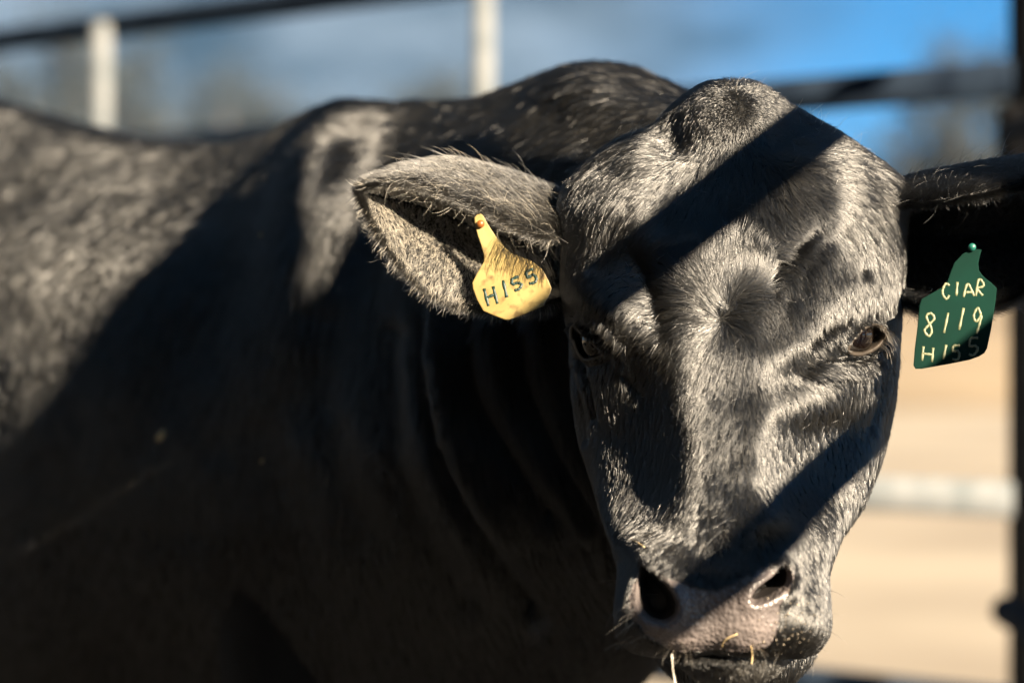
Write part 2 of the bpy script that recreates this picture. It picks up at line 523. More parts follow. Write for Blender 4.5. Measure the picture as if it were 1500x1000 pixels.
# chin / lower jaw shell -------------------------------------------
def blob(c, r, nr=40, nc=60, pw=2.0, rot=None):
    th = np.linspace(0.02, math.pi - .02, nr)[:, None]; ph = (np.arange(nc) * 2 * math.pi / nc)[None, :]
    sx = np.sign(np.cos(ph)) * np.abs(np.cos(ph))**(2/pw); sy = np.sign(np.sin(ph)) * np.abs(np.sin(ph))**(2/pw)
    v = np.stack((np.sin(th) * sx * r[0], np.sin(th) * sy * r[1], np.cos(th) * r[2] + 0*ph), -1).reshape(-1, 3)
    if rot is not None: v = v @ np.array(rot.to_matrix()).T
    v = v + np.array(c); f = grid_faces(nr, nc, True)
    if (vnormals(v, f) * (v - np.array(c))).sum() < 0: f = f[:, ::-1]
    return v, f
from mathutils import Euler
chin_v, chin_f = blob(P(1072, 930, 1.965), (.046, .050, .041), rot=Euler((math.radians(-14), 0, 0)))
chin_v = chin_v + unit(chin_v - chin_v.mean(0)) * (.0022 * vnoise(chin_v, 60, 9))[:, None]
lip_v, lip_f = blob(P(1048, 960, 1.950), (.040, .034, .011), 24, 48)
throat_v, throat_f = blob(P(1068, 860, 2.14), (.085, .14, .075), rot=Euler((math.radians(25), 0, 0)))

# ears --------------------------------------------------------------
def ear(stations, thick, nl=110, nw=90):
    ctrlp = np.array([[P(a, b_, 2.0 - w_) for a, b_, w_ in st] for st in stations])   # (S,5,3)
    a = catmull(np.swapaxes(ctrlp, 0, 1), np.linspace(0, len(stations) - 1.0001, nl), False)   # 5,nl,3
    a = np.swapaxes(a, 0, 1)
    g = catmull(a, np.linspace(0, 4.0 - 1e-4, nw), False)             # nl,nw,3
    inner = g.reshape(-1, 3)
    f = grid_faces(nl, nw)
    n = vnormals(inner, f)
    if (n[:, 1]).mean() > 0: n = -n; f = f[:, ::-1]                   # n towards the camera side (inside of the cup)
    U = np.linspace(0, 1, nw)[None, :]; Lp = np.linspace(0, 1, nl)[:, None]
    edge = (np.sin(np.clip(U, .0, 1) * math.pi)**.5 * (1 - Lp**6) ** .5 + 0.0).reshape(-1, 1)
    tw = thick * (.25 + .75 * edge)
    inner2 = inner + n * tw * .25
    outer = inner - n * tw
    N = nl * nw
    V = np.concatenate((inner2, outer))
    fo = f[:, ::-1] + N
    rimf = []
    idx = np.arange(N).reshape(nl, nw)
    loop = list(idx[:, 0]) + list(idx[-1, 1:]) + list(idx[::-1, -1][1:]) + list(idx[0, ::-1][1:-1])
    L2 = len(loop)
    for i in range(L2):
        p, q = loop[i], loop[(i + 1) % L2]
        rimf.append((p, q, q + N, p + N))
    rimf = np.array(rimf)
    Fq = np.concatenate((f, fo, rimf))
    # keep rim winding consistent with outward side
    info = np.concatenate((np.zeros(N), np.ones(N)))
    return V, Fq, info, np.tile(Lp.repeat(nw, 1).ravel(), 2), np.tile(U.repeat(nl, 0).ravel(), 2)

EL_ST = [
 [(838, 430, -.12), (832, 415, -.17), (828, 350, -.20), (830, 290, -.18), (838, 330, -.11)],
 [(795, 445, -.085), (792, 428, -.14), (790, 352, -.18), (795, 276, -.155), (800, 345, -.075)],
 [(730, 450, -.066), (725, 408, -.100), (722, 345, -.160), (730, 254, -.140), (738, 322, -.066)],
 [(662, 441, -.056), (658, 388, -.080), (655, 318, -.140), (662, 240, -.125), (670, 290, -.072)],
 [(600, 398, -.056), (597, 356, -.078), (600, 300, -.130), (603, 246, -.115), (607, 268, -.078)],
 [(560, 344, -.064), (556, 316, -.080), (558, 290, -.108), (560, 258, -.104), (562, 268, -.080)],
 [(538, 306, -.078), (538, 300, -.086), (538, 284, -.095), (540, 265, -.094), (541, 270, -.082)],
 [(526, 279, -.088), (526, 278, -.089), (526, 277, -.090), (526, 276, -.090), (527, 275, -.088)],
]
ER_ST = [
 [(1290, 420, -0.122), (1295, 400, -0.162), (1298, 350, -0.182), (1296, 290, -0.162), (1290, 300, -0.112)],
 [(1335, 445, -0.077), (1336, 425, -0.122), (1338, 350, -0.162), (1336, 268, -0.137), (1332, 300, -0.077)],
 [(1400, 452, -0.043), (1402, 420, -0.088), (1405, 345, -0.133), (1402, 254, -0.108), (1398, 292, -0.043)],
 [(1465, 442, -0.036), (1468, 410, -0.078), (1470, 335, -0.123), (1466, 243, -0.098), (1462, 280, -0.036)],
 [(1530, 405, -0.036), (1534, 385, -0.068), (1534, 315, -0.108), (1530, 238, -0.088), (1526, 262, -0.038)],
 [(1580, 362, -0.046), (1584, 342, -0.066), (1584, 300, -0.086), (1580, 246, -0.078), (1578, 260, -0.048)],
 [(1606, 312, -0.056), (1608, 300, -0.064), (1608, 284, -0.073), (1606, 262, -0.072), (1605, 268, -0.060)],
 [(1612, 285, -0.066), (1612, 282, -0.067), (1612, 278, -0.068), (1612, 274, -0.068), (1611, 273, -0.066)],
]
earL = ear(EL_ST, .006)
earR = ear(ER_ST, .006)

# body --------------------------------------------------------------
# (top px, top py, D, half width, drop to belly, exponent)
BT = np.array([
 (1062, 235, 2.17, .090, .26, 0),
 (1035, 165, 2.24, .125, .34, 0),
 (985, 136, 2.32, .165, .46, 0),
 (905, 104, 2.42, .190, .58, 0),
 (830, 118, 2.53, .215, .66, 0),
 (740, 150, 2.66, .250, .74, 0),
 (640, 152, 2.76, .275, .78, 0),
 (540, 170, 2.87, .295, .80, 0),
 (440, 196, 2.98, .310, .82, 0),
 (330, 208, 3.09, .325, .83, 0),
 (200, 206, 3.22, .330, .83, 0),
 (90, 182, 3.34, .320, .80, 0),
 (-10, 152, 3.45, .300, .74, 0),
 (-90, 140, 3.56, .260, .66, 0),
 (-150, 165, 3.66, .200, .56, 0),
 (-190, 215, 3.73, .120, .40, 0),
 (-205, 300, 3.76, .040, .15, 0),
])
NS, NCB = 620, 620
ts = np.linspace(0, len(BT) - 1.0001, NS)
bt = catmull(BT, ts, False)
top = PA(bt[:, 0], bt[:, 1], bt[:, 2])
ctr = top.copy(); ctr[:, 2] -= bt[:, 4] * .42
tang = np.gradient(ctr, axis=0); tang[:, 2] = 0; tang = unit(tang)
kk = np.exp(-(np.arange(-60, 61) / 30.0)**2); kk /= kk.sum()
tang = unit(np.stack([np.convolve(np.pad(tang[:, i], 60, 'edge'), kk, 'valid') for i in range(3)], -1))
side = unit(np.cross(tang, np.array((0, 0, 1.0))))
if side[300, 0] > 0: side = -side                         # side = towards image left / camera
ang = spread(-math.pi, math.pi, NCB + 1, lambda t: np.where((t > -.6) & (t < 2.7), 1.0, .3))[:-1]     # 0 = top, + = near side
ca, sa = np.cos(ang)[None, :], np.sin(ang)[None, :]
up_h = (bt[:, 4] * .42)[:, None]; dn_h = (bt[:, 4] * .58)[:, None]
pw = 0.86
cz = np.sign(ca) * np.abs(ca)**pw; sx_ = np.sign(sa) * np.abs(sa)**.92
hz = np.where(ca > 0, cz * up_h, cz * dn_h)
hw_ = bt[:, 3][:, None] * sx_
# narrow crest towards the top
crest = 1 - .28 * sm(ca, .35, 1) * np.ones_like(hw_)
hw_ = hw_ * crest
body_v = (ctr[:, None, :] + side[:, None, :] * hw_[..., None] + np.array((0, 0, 1.0)) * hz[..., None]).reshape(-1, 3)
body_f = grid_faces(NS, NCB, True)
bn = vnormals(body_v, body_f)
if (bn * (body_v - ctr.repeat(NCB, 0))).sum() < 0: body_f = body_f[:, ::-1]; bn = -bn
bs = np.repeat(ts, NCB); ba = np.tile(ang, NS)
bX, bY = pix(body_v)
near = sm(ba, -.1, .35) * (1 - sm(ba, 2.6, 2.9))
bb = 0
bb = bb + .035 * gau(bX, bY, 470, 330, 90, 210, 8) * near        # shoulder blade
bb = bb + .030 * gau(bX, bY, 560, 700, 160, 240) * near           # shoulder point
bb = bb - .018 * gau(bX, bY, 345, 400, 60, 220, 25) * near        # hollow behind the shoulder
bb = bb - .015 * gau(bX, bY, 560, 330, 40, 150, 12) * near        # hollow before the shoulder
bb = bb + .025 * gau(bX, bY, 150, 560, 170, 260) * near
bb = bb + .020 * gau(bX, bY, 690, 560, 60, 260, -8) * near
bb = bb + .012 * gau(bX, bY, 870, 135, 70, 40)
for pts, wd, am in (                                              # folds of loose hide on the neck
    ([(648, 430), (655, 540), (690, 680), (730, 790), (775, 880)], 14, -.016),
    ([(668, 430), (678, 530), (712, 660), (760, 770)], 16, .008),
    ([(700, 450), (716, 560), (760, 660), (800, 740)], 12, -.010),
    ([(735, 470), (752, 560), (790, 640), (850, 760)], 16, .008),
    ([(755, 470), (772, 560), (812, 650), (872, 760), (905, 850)], 13, -.011),
    ([(790, 460), (806, 560), (845, 660), (900, 770)], 16, .008),
    ([(600, 480), (612, 600), (640, 740), (690, 860)], 24, -.008),
    ([(500, 470), (520, 620), (560, 760)], 32, -.006),
):
    bb = bb + am * np.exp(-(line_d(bX, bY, pts) / wd)**2) * near
bb = bb + .008 * vnoise(body_v, 5, 31) + .002 * vnoise(body_v, 20, 32) + .0006 * vnoise(body_v, 55, 33)
body_v = body_v + bn * bb[:, None]
bn = vnormals(body_v, body_f)

# legs, below the frame, so that the bull stands on the ground
leg_parts = []
def leg(sx0, offs, rear, fwd):
    c = catmull(ctr, np.array([sx0 * (NS - 1) / (len(BT) - 1)]), False)[0]
    sd_ = catmull(side, np.array([sx0 * (NS - 1) / (len(BT) - 1)]), False)[0]
    tg_ = catmull(tang, np.array([sx0 * (NS - 1) / (len(BT) - 1)]), False)[0]
    base = c + sd_ * offs
    if rear: prof = [(.95, 0, .13), (.75, -.05, .12), (.58, .02, .075), (.45, .07, .05), (.25, .05, .036), (.10, .04, .042), (.04, .02, .05), (.0, .0, .06)]
    else: prof = [(.95, 0, .12), (.75, 0, .10), (.52, -.01, .062), (.40, -.015, .052), (.24, 0, .036), (.10, 0, .042), (.04, -.015, .05), (.0, -.03, .058)]
    pts = [(base[0] + tg_[0] * q, base[1] + tg_[1] * q, z) for z, q, r in prof]
    rr = [r for z, q, r in prof]
    k = np.linspace(0, len(pts) - 1.0001, 40)
    return tube(catmull(np.array(pts), k, False), catmull(np.array(rr)[:, None], k, False)[:, 0], 24)
for a in ((6.2, .15, False, 0), (6.2, -.15, False, 0), (12.4, .13, True, 0), (12.4, -.13, True, 0)):
    leg_parts.append(leg(*a))

# one mesh ----------------------------------------------------------
V, FF, mi = [], [], []
att_pad, att_lid = [], []
def put(v, f, m):
    o = sum(len(x) for x in V)
    V.append(np.asarray(v, float))
    for q in f: FF.append([int(i) + o for i in q])
    mi.extend(list(m) if hasattr(m, '__len__') else [m] * len(f))
hm = np.zeros(len(head_f), int)
hm[head_pad[head_f].mean(1) > .5] = 1
hm[head_lid[head_f].mean(1) > .5] = 2
hm[head_cav[head_f].mean(1) > .5] = 3
put(head_v, head_f.tolist() + [list(range(NCH)), list(range((NR-1)*NCH, NR*NCH))], list(hm) + [0, 0])
put(chin_v, chin_f, 0); put(lip_v, lip_f, 0); put(throat_v, throat_f, 0)
put(earL[0], earL[1], 0); put(earR[0], earR[1], 0)
put(body_v, body_f, 0)
for v_, f_ in leg_parts: put(v_, f_, 0)
me = bpy.data.meshes.new('bull')
me.from_pydata(np.concatenate(V).tolist(), [], FF)
for m in (M_skin, M_nose, M_lid, M_cavity): me.materials.append(m)
me.polygons.foreach_set('material_index', np.array(mi, dtype=np.int32))
me.shade_smooth(); me.update()
bull = bpy.data.objects.new('bull', me); C.objects.link(bull)
tag(bull, 'black bull facing the camera with its head lowered, body turned away to the left', 'bull')

# eyeballs
def eye_material():
    m, n, l, b = mat('eyeball')
    tc = n.new('ShaderNodeTexCoord')
    sep = n.new('ShaderNodeSeparateXYZ'); l.new(tc.outputs['Object'], sep.inputs[0])
    cm = n.new('ShaderNodeCombineXYZ')
    mx = n.new('ShaderNodeMath'); mx.operation = 'MULTIPLY'; mx.inputs[1].default_value = 0.62
    l.new(sep.outputs['X'], mx.inputs[0]); l.new(mx.outputs[0], cm.inputs['X']); l.new(sep.outputs['Z'], cm.inputs['Y'])
    ln = n.new('ShaderNodeVectorMath'); ln.operation = 'LENGTH'; l.new(cm.outputs[0], ln.inputs[0])
    r = n.new('ShaderNodeValToRGB'); l.new(ln.outputs['Value'], r.inputs['Fac'])
    e = r.color_ramp.elements
    e[0].position = 0.0; e[0].color = (.002, .002, .003, 1)
    e[1].position = 0.0035; e[1].color = (.002, .002, .003, 1)
    for p, c in ((.0045, (.005, .0025, .0015)), (.011, (.003, .002, .0015)), (.0125, (.006, .005, .004)), (.02, (.02, .015, .013))):
        q = r.color_ramp.elements.new(p); q.color = (*c, 1)
    l.new(r.outputs[0], b.inputs['Base Color'])
    b.inputs['Roughness'].default_value = .06
    b.inputs['Coat Weight'].default_value = 0.35; b.inputs['Coat Roughness'].default_value = .02; b.inputs['Specular IOR Level'].default_value = .3
    return m
M_eye = eye_material()
for (pt, nn), lb in zip(eye_info, ('eye at the right edge of the face, lit by the sun', 'eye in the shade, catching a blue reflection of the sky')):
    R_ = .0205
    v, f = blob((0, 0, 0), (R_, R_, R_), 40, 48)
    caps = [list(range(48)), list(range(39*48, 40*48))]
    o = add_mesh('eye', v, f.tolist() + caps, M_eye)
    c = pt - nn * (R_ - .0022) + np.array((0, .0015, 0))
    o.location = c
    o.rotation_euler = Vector((nn[0]*.6, nn[1] - .5, nn[2] - .1)).to_track_quat('-Y', 'Z').to_euler()
    o.parent = bull
    o['label'] = lb

# ------------------------------------------------------------------ coat
cam_p = np.array((0, 0, CAMZ))
def sample(v, f, n, dens, seed, cull=-0.3):
    r = np.random.default_rng(seed)
    vn = vnormals(v, f)
    p = v[f]
    ar = .5 * np.linalg.norm(np.cross(p[:, 2] - p[:, 0], p[:, 3] - p[:, 1]), axis=1)
    c = p.mean(1); fn = unit(vn[f].mean(1))
    X_, Y_ = pix(c)
    facing = (fn * unit(cam_p - c)).sum(1)
    w = ar * dens(f) * (facing > cull) * (X_ > -60) * (X_ < 1560) * (Y_ < 1060) * (Y_ > -60)
    cs = np.cumsum(w)
    k = np.searchsorted(cs, r.random(n) * cs[-1])
    k = np.minimum(k, len(f) - 1)
    a, b_ = r.random(n)[:, None], r.random(n)[:, None]
    q = f[k]
    def mixv(A):
        if A.ndim == 1: return mixv(A[:, None])[:, 0]
        return (A[q[:, 0]]*(1-a)*(1-b_) + A[q[:, 1]]*a*(1-b_) + A[q[:, 2]]*a*b_ + A[q[:, 3]]*(1-a)*b_)
    return mixv(v), unit(mixv(vn)), mixv

def img_to_tangent(p, n, fx, fy, back=0.0):
    """flow given as a picture-plane direction (y down), laid into the surface"""
    dirv = np.stack((fx, np.full(len(fx), back) if np.isscalar(back) else back, -fy), -1)
    dirv = dirv - n * (dirv * n).sum(1, keepdims=True)
    return unit(dirv)

def make_hair(name, p, n, t, L, lift, rad, material, K=5, clump=0.0, cell=.006, wave=0.15, seed=0, taper=.25, label=None, curl=0.0, stray=.03, stretch=1.0):
    r = np.random.default_rng(seed)
    N = len(p)
    bt_ = np.cross(n, t)
    angn = wave * (.6 * vnoise(p, 95, seed + 1) + .6 * vnoise(p, 260, seed + 2)) + r.normal(0, 1, N) * wave * .8
    st = r.random(N) < stray
    angn = np.where(st, r.normal(0, .8, N), angn)
    t = unit(t * np.cos(angn)[:, None] + bt_ * np.sin(angn)[:, None])
    L = L * r.uniform(.65, 1.15, N)
    lift = lift * r.uniform(.6, 1.5, N) * (1 + .18 * vnoise(p, 140, seed + 5)) * np.where(st, 1.8, 1)
    ss = np.linspace(0, 1, K)
    cl = 0
    if not np.isscalar(clump) or clump > 0:
        sc3 = np.array((1, 1, stretch)); c = worley(p * sc3, cell) / sc3
        dlt = c - p
        dlt = dlt - n * (dlt * n).sum(1, keepdims=True)
        ln = np.linalg.norm(dlt, axis=1, keepdims=True)
        cl = dlt * np.minimum(1, cell * .9 / (ln + 1e-9)) * clump * np.where(r.random(N) < .15, .2, 1)[:, None]
    cu = r.normal(0, curl, N)[:, None] + 0 
    out = np.empty((N, K, 3))
    for i, s_ in enumerate(ss):
        hgt = lift * (1.55 * s_ - .75 * s_ * s_)
        along = s_ * np.cos(np.minimum(lift, 1.1)) 
        out[:, i] = (p + n * .0002 + t * (L * along)[:, None] + n * (L * hgt)[:, None]
                     + bt_ * cu * L[:, None] * s_ * s_ + cl * s_ ** 1.4)
    cv = bpy.data.hair_curves.new(name)
    cv.add_curves([K] * N)
    cv.attributes['position'].data.foreach_set('vector', out.astype(np.float32).ravel())
    ra = cv.attributes.get('radius') or cv.attributes.new('radius', 'FLOAT', 'POINT')
    rr = (rad * r.uniform(.7, 1.25, N))[:, None] * (1 - (1 - taper) * ss[None, :] ** 1.5)
    ra.data.foreach_set('value', rr.astype(np.float32).ravel())
    cv.materials.append(material)
    o = bpy.data.objects.new(name, cv); C.objects.link(o); o.parent = bull
    o['kind'] = 'stuff'
    if label: o['label'] = label
    return o

def idw(x, y, table, pwr=3.0):
    tb = np.array(table, float)
    fx = np.zeros(len(x)); fy = np.zeros(len(x)); W = np.zeros(len(x))
    for (a, b_, u, v) in tb:
        w_ = 1 / (((x - a)**2 + (y - b_)**2 + 300) ** (pwr / 2))
        l = math.hypot(u, v)
        fx += w_ * u / l; fy += w_ * v / l; W += w_
    return fx / W, fy / W

HEAD_FLOW = [
 (1068, 150, -.15, 1), (1068, 120, -.1, 1), (1010, 175, -.45, .85), (1130, 175, .35, .9), (1070, 230, -.1, 1), (940, 240, -.8, .55), (880, 260, -.55, .8),
 (900, 330, -.45, .9), (960, 300, -.6, .8), (860, 380, -.25, .95), (1000, 300, -.3, .95), (1180, 230, .5, .85), (1240, 260, .7, .7),
 (1200, 330, .35, .95), (1290, 330, .1, .97), (1300, 420, -.15, 1), (1240, 400, -.1, 1), (1100, 320, .1, 1), (1250, 455, -.05, 1),
 (1150, 360, .6, .4), (1110, 400, .1, -1), (1060, 385, 0, -1), (1000, 390, -.6, -.8), (960, 430, -1, -.1), (930, 380, -.9, .4),
 (1150, 430, .3, .9), (1160, 480, .1, 1), (950, 480, -.9, .35), (980, 530, -.6, .8), (1130, 530, .1, 1), (1060, 540, -.15, 1),
 (900, 470, -.5, .8), (870, 440, -.3, .95), (920, 540, -.35, .95), (1060, 620, -.22, 1), (1060, 720, -.18, 1), (1010, 640, -.2, 1), (1110, 640, -.1, 1),
 (880, 600, .05, 1), (890, 700, .15, 1), (930, 640, -.1, 1), (940, 760, .0, 1), (1200, 540, .9, .3), (1220, 580, .6, .8), (1180, 620, .35, .95),
 (1270, 600, .1, 1), (1240, 680, -.1, 1), (1180, 700, .1, 1), (1220, 780, -.4, .9), (1150, 780, .2, 1), (1000, 790, -.3, .9),
 (1060, 800, 0, 1), (1190, 850, -.2, 1), (1190, 920, -.35, 1), (925, 850, -.2, 1), (925, 920, -.1, 1), (1150, 900, .4, .8)]

def head_coat():
    def dens(f):
        d_ = (1 - head_pad[f].mean(1)) * (1 - head_lid[f].mean(1)) * (1 - np.clip(head_cav[f].mean(1) * 3, 0, 1))
        x, y = X[f].mean(1), Y[f].mean(1)
        d_ = d_ * (1 + 1.2 * sm(y, 760, 860)) * (1 - .35 * gau(x, y, 1068, 140, 8, 5))
        return np.clip(d_, 0, 3)
    N = 330000
    p, n, mx = sample(head_v, head_f, N, dens, 5, -.25)
    x, y = pix(p)
    fx, fy = idw(x, y, HEAD_FLOW)
    wx, wy = x - 1062, y - 452
    wx = wx + 22 * vnoise(p, 38, 88) + 6 * vnoise(p, 130, 89); wy = wy + 22 * vnoise(p, 38, 90) + 6 * vnoise(p, 130, 91)
    rd = np.hypot(wx, wy)
    k = np.exp(-(rd / 30.0) ** 2)
    swx, swy = wx - .35 * wy, wy + .35 * wx
    fx = fx * (1 - k) + k * swx / (rd + 2); fy = fy * (1 - k) + k * swy / (rd + 2)
    t = img_to_tangent(p, n, fx, fy, .75 * (1 - sm(y, 290, 400)) * sm(x, 1010, 1120) + .30 * (1 - sm(y, 200, 290)) * (1 - sm(x, 1010, 1120)))
    # length map
    L = np.full(N, .0085)
    L = L + .011 * np.exp(-((x - 1060) / 120)**2 - ((y - 450) / 120)**2)
    L = L + .006 * np.exp(-((y - 300) / 110)**2)
    L = L + .004 * gau(x, y, 1060, 640, 70, 130)
    L = L * (1 - .40 * sm(y, 770, 870)) * (1 - .45 * gau(x, y, 1068, 172, 62, 48))
    ed = np.minimum(poly_sd(x, y, EYE_R), poly_sd(x, y, EYE_L))
    L = L * (.38 + .62 * sm(ed, 2, 30))
    L = np.where(x > 1285, L * 1.15, L)
    lift = np.full(N, .155) + .05 * np.exp(-(rd / 90)**2) + .06 * gau(x, y, 1068, 180, 80, 60)
    lift = lift * (1 - .25 * sm(y, 500, 700)) + .35 * gau(x, y, 1070, 160, 55, 42)
    big = (np.exp(-((y - 430) / 220)**2) > .35)
    make_hair('face_hair', p, n, t, L, lift, .00016, M_fur, 6, (.82 * (1 - .75 * gau(x, y, 1068, 172, 70, 55)) * (1 - .6 * sm(y, 760, 850)))[:, None], .0065, .15 + .8 * gau(x, y, 1070, 158, 60, 44), 3, stray=.015, label='short black coat swirling from a whorl on the forehead')

def shell_coat(name, v, f, N, flow, L, lift, rad, m, seed, **kw):
    p, n, mx = sample(v, f, N, lambda q: np.ones(len(q)), seed, -.3)
    x, y = pix(p)
    fx, fy = flow(x, y)
    make_hair(name, p, n, img_to_tangent(p, n, fx, fy), np.full(N, L), np.full(N, lift), rad, m, seed=seed, **kw)

BODY_FLOW = [(900, 150, -.7, .7), (980, 190, -.7, .7), (800, 200, -.6, .8), (700, 180, -.5, .85), (600, 190, -.4, .9), (500, 250, -.15, 1),
 (470, 380, .1, 1), (350, 240, -.35, .95), (200, 260, -.25, 1), (50, 250, -.5, 1), (100, 400, -.12, 1), (50, 600, .05, 1), (200, 400, -.1, 1), (300, 500, -.2, 1),
 (300, 800, 0, 1), (600, 500, 0, 1), (600, 800, .05, 1), (750, 550, .25, 1), (800, 750, .35, 1), (650, 350, -.1, 1), (100, 900, -.3, 1)]
def body_coat():
    def dens(f):
        # hairs grow where the other shells do not cover the hide
        return .35 + .65 * (bY[f].mean(1) < 760)
    N = 430000
    p, n, mx = sample(body_v, body_f, N, dens, 15, -.25)
    x, y = pix(p)
    fx, fy = idw(x, y, BODY_FLOW)
    t = img_to_tangent(p, n, fx, fy, .08 + (.22 + .18 * sm(x, 400, 620)) * sm(n[:, 2], .2, .7))
    L = .016 + .008 * sm(x, 400, 600)
    make_hair('body_hair', p, n, t, L * np.ones(N), np.full(N, .14), .00029, M_furb, 4, .65, .009, .13, 23, stray=.01, stretch=.3, label='thick black winter coat over neck, shoulder and ribs')

def ear_coat(data, name, seed, mir):
    M_o, M_i = (M_furb, M_furb) if mir else (M_fure, M_furi)  # right ear takes black hair colour to imitate the shade on it
    v, f, info, lp, up = data
    N = 60000
    p, n, mx = sample(v, f, N, lambda q: (.6 + .4 * info[q].mean(1)) * np.where(lp[q].mean(1) < .04, .3, 1), seed, -.9)
    i_, l_, u_ = mx(info), mx(lp), mx(up)
    sgn = -1 if mir else 1
    x, y = pix(p)
    tip = np.full(N, -1.0 * sgn)
    # inside: hairs run out towards the rims; outside: towards the tip
    dyi = np.where(u_ < .5, .9, -.4)
    fx = np.where(i_ < .5, tip * .45, tip * .85); fy = np.where(i_ < .5, dyi, .35)
    t = img_to_tangent(p, n, fx, fy)
    rimm = np.exp(-((u_ - 1) / .10)**2) + np.exp(-((u_) / .12)**2)
    L = .0085 + .007 * rimm
    lift = .20 + .40 * rimm
    for nm, kp, m_ in ((name, i_ >= .5, M_o), (name.replace('ear', 'inner_ear'), i_ < .5, M_i)):
        make_hair(nm, p[kp], n[kp], t[kp], L[kp], lift[kp], .00014, m_, 5, .45, .006, .22, seed, curl=.06)
    # dense fringe all along the two rims
    Nv = len(v) // 2; nw_ = 90; nl_ = 110
    r = np.random.default_rng(seed + 30)
    N3 = 26000
    li = r.random(N3) ** .9 * (nl_ - 1.01); side_ = r.random(N3) < .5
    l0 = li.astype(int); fr_ = (li - l0)[:, None]
    gin, gout = v[:Nv].reshape(nl_, nw_, 3), v[Nv:].reshape(nl_, nw_, 3)
    def edge_(g_, k_): return g_[l0, k_] * (1 - fr_) + g_[l0 + 1, k_] * fr_
    mixw = r.random(N3)[:, None]
    def both(ka, kb): return np.where(side_[:, None], edge_(gin, ka), edge_(gin, kb)) * mixw + np.where(side_[:, None], edge_(gout, ka), edge_(gout, kb)) * (1 - mixw)
    pe, pi_ = both(0, -1), both(5, -6)
    outd = unit(pe - pi_)
    along = unit(gin[l0 + 1, 45] - gin[l0, 45])
    nn_ = unit(np.where(side_[:, None], edge_(gin, 0) - edge_(gout, 0), edge_(gin, -1) - edge_(gout, -1)) * (mixw - .5) + .3 * outd)
    tt_ = unit(outd * .8 + along * .7 + r.normal(0, .25, (N3, 3)))
    nn_ = unit(nn_ - tt_ * (nn_ * tt_).sum(1, keepdims=True))
    make_hair(name.replace('hair', 'rim_hair'), pe, nn_, tt_, np.full(N3, .009), np.full(N3, .25), .00012, M_o, 5, .4, .006, .3, seed + 31, curl=.2)
    # long loose guard hairs hanging off the upper rim near the head
    N2 = 800
    r = np.random.default_rng(seed + 3)
    p, n, mx = sample(v, f, N2, lambda q: (up[q].mean(1) > .80) * (lp[q].mean(1) < .62) * (lp[q].mean(1) > .1) * 1.0 + 1e-9, seed + 9, -.9)
    t = img_to_tangent(p, n, r.normal(-.7 * sgn, .5, N2), r.normal(.45, .5, N2), -.3)
    make_hair(name.replace('hair', 'fringe'), p, n, t, np.full(N2, .028), np.full(N2, .45), .00010, M_i, 7, 0, .006, .4, seed + 4, curl=.35)

if True:
    head_coat()
    body_coat()
    ear_coat(earL, 'ear_hair', 41, False)
    ear_coat(earR, 'ear_hair', 51, True)
    shell_coat('chin_hair', chin_v, chin_f, 24000, lambda x, y: (x*0 + .1, y*0 + 1), .008, .4, .00014, M_fure, 61, clump=.4, wave=.4)
    shell_coat('lip_hair', lip_v, lip_f, 9000, lambda x, y: (x*0 + .1, y*0 + 1), .0035, .5, .00010, M_furb, 66, wave=.5)
    shell_coat('throat_hair', throat_v, throat_f, 16000, lambda x, y: (x*0, y*0 + 1), .010, .3, .0002, M_fur, 71, clump=.4)

# eyelashes, whiskers, saliva -----------------------------------------
def strands(name, items, m, K=7, kind=None, label=None):
    cv = bpy.data.hair_curves.new(name)
    cv.add_curves([K] * len(items))
    pos, rad = [], []
    for a, c, b_, r0, r1 in items:
        a, c, b_ = map(np.asarray, (a, c, b_))
        for s_ in np.linspace(0, 1, K):
            pos.append(a*(1-s_)**2 + 2*c*s_*(1-s_) + b_*s_*s_); rad.append(r0*(1-s_) + r1*s_)
    cv.attributes['position'].data.foreach_set('vector', np.array(pos, np.float32).ravel())
    ra = cv.attributes.get('radius') or cv.attributes.new('radius', 'FLOAT', 'POINT')
    ra.data.foreach_set('value', np.array(rad, np.float32))
    cv.materials.append(m)
    o = bpy.data.objects.new(name, cv); C.objects.link(o); o.parent = bull
    if label: o['label'] = label
    return o
lash = []
M_lash = hair_mat('pale_lash_hair', (.14, .11, .08), .35, dust=.3)
def depth_at(x, y):
    m = (front > .5)
    k = np.argmin((X - x)**2 + (Y - y)**2 + (~m) * 1e9)
    return head_v[k]
X, Y = pix(head_v)
for i in range(22):
    u = i / 21
    x = 1280 + 14 * u + random.uniform(-1, 1); y = 474 + 14 * u
    a = depth_at(x, y) + np.array((0, -.001, 0))
    ex, ey = x + 14 + 18 * u + random.uniform(-4, 4), y + 10 + 34 * u + random.uniform(-5, 5)
    b_ = P(ex, ey, a[1] - .012)
    c = (a + b_) / 2 + np.array((.002, -.006, .004))
    lash.append((a, c, b_, .00012, .00003))
for i in range(30):
    u = i / 29
    x = 1287 + 8 * math.sin(u * 3.1) + random.uniform(-1, 1); y = 478 + 30 * u
    a = depth_at(x, y) + np.array((0, -.001, 0))
    e = P(x + 12 + 16 * (1 - u) + random.uniform(-3, 3), y + 16 + 14 * random.random(), a[1] - .014)
    lash.append((a, (a + e) / 2 + np.array((.003, -.005, .003)), e, .00016, .00004))
strands('eyelashes', lash, M_lash)
wh = []
